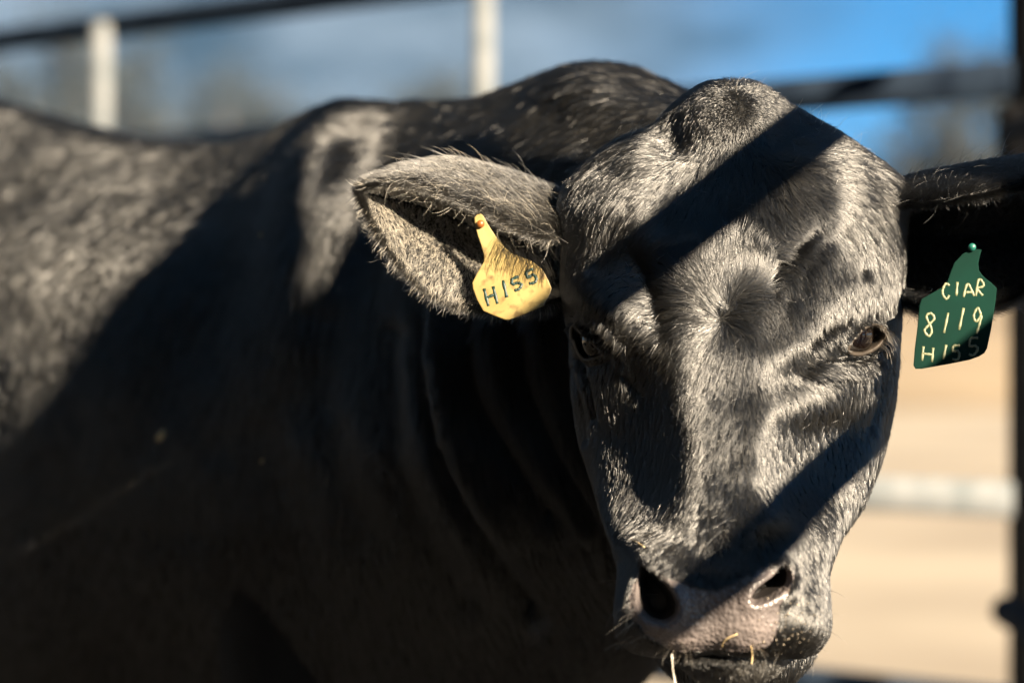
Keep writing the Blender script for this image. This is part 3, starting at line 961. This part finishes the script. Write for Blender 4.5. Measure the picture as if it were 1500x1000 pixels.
for cx, cy, sg in ((925, 900, -1), (1190, 905, 1), (1060, 790, 0), (1000, 950, -.3), (1110, 955, .3)):
    for i in range(16):
        x, y = cx + random.gauss(0, 14), cy + random.gauss(0, 26 if sg in (1, -1) else 8)
        a = depth_at(x, y)
        dx = sg * random.uniform(8, 34) + random.gauss(0, 8)
        b_ = P(x + dx, y + random.uniform(0, 28), a[1] - .012)
        wh.append((a, (a + b_) / 2 + np.array((0, -.006, .003)), b_, .00016, .00004))
strands('whiskers', wh, M_lash)
fr = []
for i in range(60):                                      # stray hairs over the crown
    x = random.choice((random.gauss(1215, 30), random.gauss(900, 40), random.gauss(1090, 40)))
    y = np.interp(x, (820, 900, 996, 1068, 1124, 1204, 1320), (266, 210, 150, 128, 138, 184, 256)) + random.uniform(0, 8)
    a = depth_at(x, y)
    b_ = a + np.array((random.gauss(.006, .006), random.gauss(0, .006), random.uniform(.006, .016)))
    fr.append((a, (a + b_) / 2 + np.array((random.gauss(0, .003), 0, .004)), b_, .00011, .00003))
strands('stray_hairs', fr, M_lash)
ov = []
for i in range(170):
    u = random.random()
    x = 728 + 75 * u; y = 352 + 32 * u + random.gauss(0, 5)
    a = P(x, y, 2.055); e = P(x + random.gauss(9, 6), y + random.uniform(14, 34), 2.028)
    ov.append((a, (a + e) / 2 + np.array((0, -.008, .003)), e, .00016, .00005))
strands('ear_base_hair', ov, M_fur)
m, n, l, b_ = mat('saliva'); b_.inputs['Base Color'].default_value = (.75, .72, .66, 1); b_.inputs['Roughness'].default_value = .08
b_.inputs['Transmission Weight'].default_value = .55; b_.inputs['IOR'].default_value = 1.34
dk = [(984, 957), (985, 970), (986, 983), (988, 994), (989, 1006), (989, 1020)]
v, f = tube([P(a, c, 1.895) for a, c in dk], [.0010, .0006, .0005, .0010, .0014, .0008], 10)
o = add_mesh('saliva_strand', v, f, m, bull); o['label'] = 'clear strand of drool hanging from the lip'
# grit and wet droplets on the muzzle
dr_v = []
for i in range(150):
    if i < 110: x, y = random.gauss(1160, 22), random.gauss(922, 24)
    else: x, y = random.gauss(955, 18), random.gauss(935, 12)
    q = depth_at(x, y)
    v, f = blob((0, 0, 0), [random.uniform(.0002, .0007) * random.uniform(.6, 1.6) for _ in range(3)], 6, 8)
    dr_v.append((v + q + np.array((0, -.001, 0)), f.tolist()))
v, f = merge(dr_v)
M_grit = noise_mat('muzzle_grit', (.10, .08, .06), (.42, .36, .28), 300, .3, 0)
o = add_mesh('grit', v, f, M_grit, bull); o['kind'] = 'stuff'; o['label'] = 'damp grit and feed dust stuck to the muzzle'

# ------------------------------------------------------------------ ear tags
GL = {  # simple hand-lettered strokes in a unit cell, y down
 'H': [[(0, 0), (.05, 1)], [(.85, 0), (.9, 1)], [(.05, .52), (.88, .46)]],
 '1': [[(.45, 0), (.5, 1)]], 'I': [[(.5, 0), (.45, 1)]],
 '5': [[(.9, 0), (.15, .05), (.1, .45), (.6, .42), (.9, .68), (.6, .97), (.05, .95)]],
 '8': [[(.8, .15), (.4, 0), (.1, .22), (.75, .7), (.5, 1), (.1, .8), (.4, .5), (.85, .2), (.6, .02)]],
 '9': [[(.85, .25), (.45, 0), (.1, .3), (.45, .52), (.85, .25), (.8, .6), (.6, 1)]],
 'C': [[(.95, .12), (.55, 0), (.12, .4), (.2, .85), (.6, 1), (.95, .85)]],
 'A': [[(0, 1), (.5, 0), (1, 1)], [(.2, .66), (.82, .62)]],
 'R': [[(.1, 1), (.12, 0), (.7, .05), (.8, .3), (.15, .5), (.9, 1)]],
}
def tag_obj(name, label, outline, D0, tilt, m_body, m_ink, m_pin, chars, pin, stroke):
    """outline in picture pixels laid on a plane through depth D0 tilted by tilt=(dD/dx, dD/dy)"""
    ocx, ocy = np.mean(outline, axis=0)
    def W(x, y, dz=0): return P(x, y, D0 + tilt[0]*(x - ocx)*5.6e-4 + tilt[1]*(y - ocy)*5.6e-4 + tilt[2]*((x-ocx)*5.6e-4)**2 - dz)
    top_ = W(*pin)
    root = empty(name, top_)
    tag(root, label)
    poly = np.array(outline, float)
    nn = len(poly)
    # fill with a bevelled plate: rings inset towards the middle, curved with the plate
    rings = []
    area2 = sum(poly[i][0]*poly[(i+1) % nn][1] - poly[(i+1) % nn][0]*poly[i][1] for i in range(nn))
    nv = unit(np.roll(poly, -1, 0) - np.roll(poly, 1, 0)); nv = np.stack((nv[:, 1], -nv[:, 0]), -1) * (1 if area2 > 0 else -1)
    V = []
    for ins, dz in ((1.2, 0.0), (0, -.0004), (0, -.0011), (1.2, -.0015)):
        V += [W(*(poly[i] - nv[i]*ins), dz) for i in range(nn)]
    Fq = []
    for k in range(3):
        for i in range(nn):
            j = (i + 1) % nn
            Fq.append([k*nn + i, k*nn + j, (k+1)*nn + j, (k+1)*nn + i])
    Fq.append(list(range(nn))[::-1]); Fq.append(list(range(3*nn, 4*nn)))
    o = add_mesh('tag_plate', V, Fq, m_body, root, smooth=False)
    parts = []
    for ch, cx, cy, w_, h_, rot in chars:
        c_, s_ = math.cos(math.radians(rot)), math.sin(math.radians(rot))
        for st in GL[ch]:
            pts = np.array(st, float) + np.random.default_rng(int(cx)).normal(0, .03, (len(st), 2))
            if len(pts) > 2: pts = catmull(pts, np.linspace(0, len(pts) - 1.001, len(pts) * 5), False)
            else: pts = np.array([pts[0] + (pts[1]-pts[0])*q for q in np.linspace(0, 1, 6)])
            q = (pts - .5) * (w_, h_)
            xy = np.stack((cx + q[:, 0]*c_ - q[:, 1]*s_, cy + q[:, 0]*s_ + q[:, 1]*c_), -1)
            rr = stroke * (1 + .22 * np.sin(np.arange(len(xy)) * 1.9 + cx))
            tv, tf = tube([W(a, b2, -.0001) for a, b2 in xy], rr, 8)
            tv = np.array(tv); cen = np.array([W(a, b2, -.0001) for a, b2 in xy]).repeat(8, 0)
            tv[:, 1] = cen[:, 1] + (tv[:, 1] - cen[:, 1]) * .45
            parts.append((tv, tf))
    v, f = merge(parts)
    add_mesh('lettering', v, f, m_ink, root)
    a = W(*pin, .004); b2 = W(*pin, -.010)
    v, f = tube([a, a + (b2-a)*.15, a + (b2-a)*.2, b2], [.0030, .0034, .0018, .0018], 16)
    add_mesh('stud', v, f, m_pin, root)
    return root

def plastic(name, c1, c2, sc_=30, rough=.42):
    m = noise_mat(name, c1, c2, sc_, rough, .15, dist=.0006)
    n, l, b = m.node_tree.nodes, m.node_tree.links, m.node_tree.nodes['Principled BSDF']
    return m
M_yel = plastic('yellow_tag_plastic', (.21, .15, .05), (.28, .22, .085), 28)
# grubby wear towards the lower edge of the yellow tag
n, l, b_ = M_yel.node_tree.nodes, M_yel.node_tree.links, M_yel.node_tree.nodes['Principled BSDF']
tc = n.new('ShaderNodeTexCoord'); no = n.new('ShaderNodeTexNoise'); no.inputs['Scale'].default_value = 110; no.inputs['Detail'].default_value = 8
l.new(tc.outputs['Object'], no.inputs['Vector'])
rp = n.new('ShaderNodeValToRGB'); rp.color_ramp.elements[0].position = .52; rp.color_ramp.elements[1].position = .68; rp.color_ramp.elements[1].color = (.75, .75, .75, 1)
l.new(no.outputs['Fac'], rp.inputs['Fac'])
mxn = n.new('ShaderNodeMixRGB'); mxn.inputs['Color2'].default_value = (.07, .04, .014, 1)
src = b_.inputs['Base Color'].links[0].from_socket
l.new(rp.outputs[0], mxn.inputs['Fac']); l.new(src, mxn.inputs['Color1']); l.new(mxn.outputs[0], b_.inputs['Base Color'])
M_grn = plastic('green_tag_plastic', (.0008, .012, .0085), (.0012, .018, .013), 24, .9)
M_ink = plastic('green_marker_ink', (.002, .016, .013), (.004, .026, .02), 200, .5)
M_pale = plastic('pale_yellow_paint', (.11, .12, .065), (.16, .17, .10), 200, .5)
M_pin = plastic('orange_stud_plastic', (.16, .05, .01), (.28, .10, .02), 60, .4)
M_pin2 = plastic('green_stud_plastic', (.005, .07, .05), (.01, .1, .08), 60, .4)
YO = [(695, 319), (698, 315), (704, 313), (708, 316), (712, 324), (720, 337), (729, 350), (740, 363), (749, 371), (762, 376), (780, 383), (795, 395), (802, 408), (808, 422), (806, 430), (800, 440), (796, 448), (770, 459), (746, 468), (740, 468), (724, 462), (708, 455), (699, 439), (693, 423), (692, 414), (698, 402), (705, 390), (709, 383), (709, 374), (705, 359), (700, 345), (696, 330)]
chY = [('H', 719, 434, 16, 27, -14), ('1', 740, 424, 10, 25, -12), ('5', 757, 415.5, 14, 19, -16), ('5', 779, 405.5, 14, 20, -18)]
yt = tag_obj('ear_tag', 'yellow ear tag hand-lettered H155 in green, hanging from the ear left of the face', YO, 2.045, (-.10, -.25, 0), M_yel, M_ink, M_pin, chY, (704, 328), .0015)
tag(yt, None, 'ear tag', 'ear tags')
GO = [(1438, 366), (1435, 376), (1433, 386), (1434, 396), (1438, 402), (1444, 408), (1452, 414), (1460, 422), (1459, 435), (1457, 450), (1452, 482), (1446, 510), (1442, 517), (1434, 522), (1420, 527), (1390, 533), (1350, 540), (1341, 540), (1338, 535), (1340, 510), (1344, 478), (1347, 447), (1350, 438), (1364, 430), (1380, 421), (1388, 412), (1392, 400), (1398, 385), (1410, 372), (1424, 364)]
chG = [('C', 1385, 426, 12, 21, 0), ('I', 1402, 424, 8, 20, 4), ('A', 1418, 425, 16, 20, -3), ('R', 1436, 423, 12, 22, 10),
       ('8', 1362, 476, 16, 33, 6), ('1', 1386, 472, 8, 31, 12), ('1', 1408, 468, 8, 31, 12), ('9', 1431, 470, 15, 36, 6),
       ('H', 1359, 519, 17, 20, 8), ('1', 1384, 515, 7, 22, 12), ('5', 1401, 516, 12, 21, 2), ('5', 1426, 507, 14, 27, 4)]
gt = tag_obj('ear_tag', 'dark green ear tag lettered CIAR 8119 H155, hanging from the right ear', GO, 2.018, (.0, -.15, 0), M_grn, M_pale, M_pin2, chG, (1424, 362), .0011)
tag(gt, None, 'ear tag', 'ear tags')

M_grn.node_tree.nodes['Principled BSDF'].inputs['Specular IOR Level'].default_value = .12
# straws caught on the muzzle
M_straw = noise_mat('straw', (.45, .33, .16), (.66, .52, .30), 80, .6, 0)
for pts, lb in (([(924, 789), (932, 793), (944, 801)], 'bent piece of pale straw stuck beside the left nostril'),
                ([(1057, 947), (1063, 936), (1080, 928)], 'curved straw lying across the wet nose pad'),
                ([(1100, 946), (1102, 960), (1101, 972)], 'short straw hanging from the right of the mouth')):
    w3 = [depth_at(a, min(c, 958)) + np.array((0, -.004, 0)) for a, c in pts]
    w3 = [P(a, c, q[1]) for (a, c), q in zip(pts, w3)]
    w3 = catmull(np.array(w3), np.linspace(0, 1.999, 12), False)
    v, f = tube(w3, .0006, 8)
    o = add_mesh('straw', v, f, M_straw); tag(o, lb, 'straw', 'straws on the muzzle')

# chaff caught in the coat
bXn, bYn = pix(body_v)
for cx, cy, s_, lb in ((245, 636, .016, 'small pale feather caught in the shaded flank hair'), (396, 674, .006, 'tiny speck of chaff low on the shaded shoulder'), (395, 349, .005, 'tiny bright speck of chaff high on the shaded shoulder')):
    k = np.argmin((bXn - cx)**2 + (bYn - cy)**2 + (bn[:, 1] > .1) * 1e9)
    q = body_v[k] + bn[k] * .012
    V = []
    for u in np.linspace(0, 1, 9):
        w_ = .32 * math.sin(math.pi * min(1, u + .08)) ** .7 * s_
        c_ = q + np.array((.35 * u, -.15 * math.sin(u * 3), .95 * u - .4)) * s_
        V += [c_ - np.array((w_, 0, .1 * w_)), c_ + np.array((0, -.18 * w_, 0)), c_ + np.array((w_, 0, .1 * w_)), c_ + np.array((0, .1 * w_, 0))]
    o = add_mesh('feather' if s_ > .01 else 'chaff', V, grid_faces(9, 4, True).tolist() + [[0, 1, 2, 3], [35, 34, 33, 32]], M_straw)
    tag(o, lb, 'feather' if s_ > .01 else 'chaff')

# ------------------------------------------------------------------ pen of steel pipe
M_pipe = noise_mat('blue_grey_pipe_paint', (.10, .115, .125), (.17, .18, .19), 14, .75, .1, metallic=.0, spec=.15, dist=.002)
M_post = noise_mat('black_post_paint', (.003, .003, .0035), (.008, .008, .009), 20, .8, .1, dist=.002, spec=.05)
M_flap = noise_mat('shade_flap_black', (.01, .01, .01), (.03, .03, .03), 20, .8, .2, dist=.003)
fd = unit(np.array((-.76, .65, 0.0)))
fp = np.array((.94, 4.5, 0.0))
def fpt(k, z): return fp + fd * k + np.array((0, 0, z))
def k_at(px_):                                            # distance along the far fence at a picture column
    a = (px_ - 750) / F
    return (a * fp[1] - fp[0]) / (fd[0] - a * fd[1])
def pipe(name, a, b_, r, parent, m=M_pipe, seg=16):
    a, b_ = np.array(a, float), np.array(b_, float)
    v, f = tube([a + (b_ - a) * q for q in np.linspace(0, 1, 5)], r, seg)
    return add_mesh(name, v, f, m, parent)
k0, k1 = k_at(1482), k_at(-420)
M_pipe_shade = noise_mat('shaded_pipe_paint', (.006, .010, .018), (.014, .022, .036), 14, .9, .1, dist=.002, spec=.03)  # pipe paint darkened to stand in for shade on these rails
root = empty('pipe_fence', fpt(k0, 0))
tag(root, 'far side of the pen, horizontal steel pipe rails running behind the bull', 'fence')
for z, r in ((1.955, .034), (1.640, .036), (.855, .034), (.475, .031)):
    pipe('rail', fpt(k0, z), fpt(k1, z), r, root, M_pipe if z == .855 else M_pipe_shade)
ks = [k_at(712), k_at(157)]
st = ks[1] - ks[0]
for k in (ks[0], ks[1], ks[1] + st, k1):
    pipe('upright', fpt(k, 0) + np.array((-.005, -.05, 0)), fpt(k, 1.96) + np.array((-.005, -.05, 0)), .024, root)
post = empty('gate_post', fpt(k0 - .06, 0))
tag(post, 'black square steel post with a hinge lug at the right edge of the view', 'post')
def box(a, b_):
    a, b_ = np.array(a), np.array(b_)
    v = [(x, y, z) for x in (a[0], b_[0]) for y in (a[1], b_[1]) for z in (a[2], b_[2])]
    return v, [(0, 1, 3, 2), (4, 6, 7, 5), (0, 4, 5, 1), (2, 3, 7, 6), (0, 2, 6, 4), (1, 5, 7, 3)]
pc = fpt(k0 - .125, 0) + np.array((.015, .14, 0))
v, f = box((pc[0] - .085, pc[1] - .085, 0), (pc[0] + .10, pc[1] + .10, 2.6))
o = add_mesh('post_shaft', v, f, M_post, post, smooth=False)
bv = o.modifiers.new('bevel', 'BEVEL'); bv.width = .008; bv.segments = 2
v, f = tube([pc + np.array((-.105, -.05, 1.47)), pc + np.array((-.105, -.05, 1.59))], .03, 16)
add_mesh('hinge_lug', v, f, M_post, post)
# near side of the pen: the rails that throw the bands of shade over the face
nd = np.array((0.0, 1.0, 0.0))
def npt(y, z): return np.array((.90, y, z))
root = empty('pipe_fence', npt(-.8, 0))
tag(root, 'side of the pen towards the sun, its rails shading the bull\'s face', 'fence')
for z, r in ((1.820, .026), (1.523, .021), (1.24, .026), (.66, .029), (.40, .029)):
    pipe('rail', npt(-.8, z), npt(4.40, z), r, root, M_pipe_shade)
for y in (-.8, 3.2): pipe('upright', npt(y, 0), npt(y, 1.86), .035, root)
root = empty('ear_shade_post', npt(1.50, 0))  # unseen post, added to throw shade on the right ear
tag(root, 'broad dark plank post, unseen, added in the sunward fence to shade the right ear', 'post')
def plank(ya, yb, za, zb, th):
    a, b_ = npt(ya, za), npt(yb, za)
    nr = np.array((nd[1], -nd[0], 0)) * th / 2
    v = [a - nr, b_ - nr, b_ + nr, a + nr]; v += [q + np.array((0, 0, zb - za)) for q in v]
    return v, [(0, 1, 2, 3)[::-1], (4, 5, 6, 7), (0, 1, 5, 4), (1, 2, 6, 5), (2, 3, 7, 6), (3, 0, 4, 7)]
v, f = plank(1.425, 1.64, 0, 1.76, .03)
add_mesh('post_shaft', v, f, M_post, root, smooth=False)
pipe('bracket_pole', npt(1.57, 1.7), npt(1.57, 2.36), .012, root, M_post)  # pole and arm added only to carry the shade flap
pipe('bracket_arm', npt(1.58, 2.28), npt(1.13, 2.24), .010, root, M_post)
FL = [(.86, 2.13), (.932, 2.168), (.973, 2.210), (1.003, 2.223), (1.056, 2.228), (1.168, 2.255), (1.182, 2.21), (1.107, 2.151), (1.062, 2.074), (1.058, 2.017),
      (1.088, 2.053), (1.150, 2.098), (1.215, 2.10), (1.228, 2.07), (1.165, 2.008), (1.183, 1.955), (1.17, 1.922), (1.06, 1.928), (.99, 1.990), (.905, 2.048), (.86, 2.075)]
nr = np.array((nd[1], -nd[0], 0)) * .003
V = [npt(y, z) - nr for y, z in FL] + [npt(y, z) + nr for y, z in FL]
nn = len(FL)
o = add_mesh('flank_shade_flap', V, [list(range(nn))[::-1], list(range(nn, 2*nn))] + [(i, (i+1) % nn, (i+1) % nn + nn, i + nn) for i in range(nn)], M_flap, smooth=False)  # added out of view, outline shaped to the shadow wanted on the flank
tag(o, 'unseen black flap added on a thin bracket, its outline cut to shade the flank', 'flap')

# ------------------------------------------------------------------ far side: low bank, wooded hill, trees
M_bank = noise_mat('dry_grass_bank', (.13, .10, .065), (.23, .18, .12), .25, .95, .2, dist=.05, detail=8)
M_wood = noise_mat('winter_wood', (.015, .022, .022), (.085, .085, .075), .035, .95, .3, dist=1.0, detail=9)
def ridge(name, xs, yb, hfun, depth, m, kind='structure', rows=14):
    V = []
    for r_ in range(rows):
        u = r_ / (rows - 1)
        for x in xs:
            z = hfun(x) * math.sin(u * math.pi / 2) ** .8
            V.append((x, yb + depth * u, z - .3))
    v = np.array(V)
    v[:, 2] += vnoise(v, 6.0 / depth, 7) * .06 * v[:, 2]
    # back slope down to the ground so that it is a solid hill
    back = v[-len(xs):].copy(); back[:, 1] += depth; back[:, 2] = -.3
    v = np.concatenate((v, back))
    o = add_mesh(name, v, grid_faces(rows + 1, len(xs)), m); o['kind'] = kind
    return o
ridge('bank', np.linspace(-120, 140, 90), 42, lambda x: 2.5 + .5 * math.sin(x * .09), 24, M_bank)
ridge('hills', np.linspace(-520, 420, 160), 420, lambda x: 14 + 4 * math.sin(x * .011 + 1.0) + 2 * math.sin(x * .05), 200, M_wood)

M_bark = noise_mat('grey_bark', (.06, .05, .045), (.14, .12, .10), 9, .9, .4, dist=.03)
M_twig = noise_mat('bare_twigs', (.015, .022, .026), (.04, .05, .055), 3, .9, 0)
def tree_meshes(seed):
    r = random.Random(seed)
    tr = [tube([(0, 0, -.2), (.05, 0, 1.5), (.12, .05, 3.2), (.05, .1, 5)], [.24, .19, .14, .07], 8)]
    tw = []
    for i in range(16):
        z = r.uniform(1.6, 4.6); a = r.uniform(0, 6.28); L_ = r.uniform(1.4, 3.0) * (1.1 - z / 9)
        s_ = np.array((0.08, .03, z)); e_ = s_ + np.array((math.cos(a) * L_, math.sin(a) * L_, r.uniform(.7, 2.0)))
        mid_ = (s_ + e_) / 2 + np.array((0, 0, -.15))
        tr.append(tube([s_, mid_, e_], [.07, .045, .02], 5))
        for j in range(70):
            u = r.uniform(.3, 1.0); q = s_ + (e_ - s_) * u
            d_ = np.array((r.gauss(0, 1), r.gauss(0, 1), r.gauss(.5, .8))); d_ /= np.linalg.norm(d_)
            e2 = q + d_ * r.uniform(.4, 1.3); w_ = np.cross(d_, (0.3, .2, 1)); w_ = w_ / np.linalg.norm(w_) * r.uniform(.012, .03)
            o_ = np.array((0, .02, .01))
            tw.append(([q - w_, q + w_, e2 + o_], [(0, 1, 2)]))
            for q2 in range(3):
                c_ = q + (e2 - q) * r.uniform(.5, 1); s2 = r.uniform(.04, .10)
                rv = [np.array((r.gauss(0, s2), r.gauss(0, s2), r.gauss(0, s2))) for _ in range(3)]
                tw.append(([c_ + k_ for k_ in rv], [(0, 1, 2)]))
    return merge(tr), merge(tw)
protos = []
for sd_ in range(3):
    a, b2 = tree_meshes(sd_ + 3)
    root = bpy.data.objects.new('bare_tree', None); C.objects.link(root)
    add_mesh('trunk', a[0], a[1], M_bark, root); add_mesh('crown', b2[0], b2[1], M_twig, root, smooth=False)
    protos.append(root)
spots = [(-60, 95, 1.5), (60, 78, 1.15), (150, 110, 1.8), (235, 84, 1.2), (330, 100, 1.5), (430, 88, 1.1), (520, 120, 1.5), (585, 92, 1.3), (660, 105, 1.4),
         (800, 96, 1.2), (880, 125, 1.3), (1000, 112, 1.0), (1330, 90, 1.0), (1400, 76, 1.15), (1460, 84, 1.35)]
for i, (x, yy, s_) in enumerate(spots):
    src = protos[i % 3]
    if i < 3: o = src
    else:
        o = src.copy(); C.objects.link(o)
        for ch in list(src.children):
            c = ch.copy(); C.objects.link(c); c.parent = o
    o.location = ((x - 750) / F * yy, yy, 2.0); o.scale = (s_ * 1.1, s_ * 1.1, s_ * 1.15); o.rotation_euler = (0, 0, i * 1.7)
    tag(o, 'blurred bare winter tree on the far bank beyond the pipe fence', 'tree', 'bare trees beyond the fence')

# ------------------------------------------------------------------ blue winter air
hz = bpy.data.materials.new('haze'); hz.use_nodes = True
n, l = hz.node_tree.nodes, hz.node_tree.links; n.clear()
out = n.new('ShaderNodeOutputMaterial'); pv = n.new('ShaderNodeVolumePrincipled')
pv.inputs['Color'].default_value = (.35, .6, 1.0, 1); pv.inputs['Density'].default_value = .0003
l.new(pv.outputs[0], out.inputs['Volume'])
v, f = box((-950, -250, -1.6), (950, 1560, 45))
o = add_mesh('haze', v, f, hz, smooth=False); o['kind'] = 'stuff'

# ------------------------------------------------------------------ unseen shed, added to block sky fill and deepen the shade
M_board = noise_mat('fill_block_boards', (.012, .010, .009), (.035, .030, .026), 6, .85, .3, dist=.004)
M_tin = noise_mat('fill_block_roof', (.02, .02, .022), (.05, .05, .05), 4, .6, .1, dist=.002)
shed = empty('fill_block_shed', (-3.6, -4.2, 0))
tag(shed, 'unseen dark board shed added behind the camera to block sky light and deepen the shade', 'shed')
def boards(name, x0, y0, x1, y1, z1, n_):
    m_ = None
    for i in range(n_):
        a = np.array((x0 + (x1-x0)*i/n_, y0 + (y1-y0)*i/n_)); b2 = np.array((x0 + (x1-x0)*(i+.97)/n_, y0 + (y1-y0)*(i+.97)/n_))
        w_ = unit(np.array((-(y1-y0), x1-x0))) * .015
        if m_ is None:
            v = [(*(a-w_), 0), (*(b2-w_), 0), (*(b2+w_), 0), (*(a+w_), 0)]; v += [(p_[0], p_[1], z1) for p_ in v]
            v = [(p_[0]-a[0], p_[1]-a[1], p_[2]) for p_ in v]
            o = add_mesh('board', v, [(3, 2, 1, 0), (4, 5, 6, 7), (0, 1, 5, 4), (1, 2, 6, 5), (2, 3, 7, 6), (3, 0, 4, 7)], M_board, smooth=False)
            m_ = o.data
        else:
            o = bpy.data.objects.new('board', m_); C.objects.link(o)
        o.parent = shed; o.location = (a[0] + 3.6, a[1] + 4.2, 0)
boards('left', -3.6, -4.2, -3.6, 3.2, 3.5, 30)
boards('back', -3.6, -4.2, 3.4, -4.2, 3.3, 28)
v, f = box((-3.8, -4.4, 3.52), (-.6, 3.3, 3.56)); add_mesh('roof', v, f, M_tin, shed, smooth=False)
for x, y in ((-.7, 3.2), (-.7, -4.0)):
    v, f = box((x - .07, y - .07, 0), (x + .07, y + .07, 3.52))
    if y < 0: add_mesh('shed_post', v, f, M_board, shed, smooth=False)
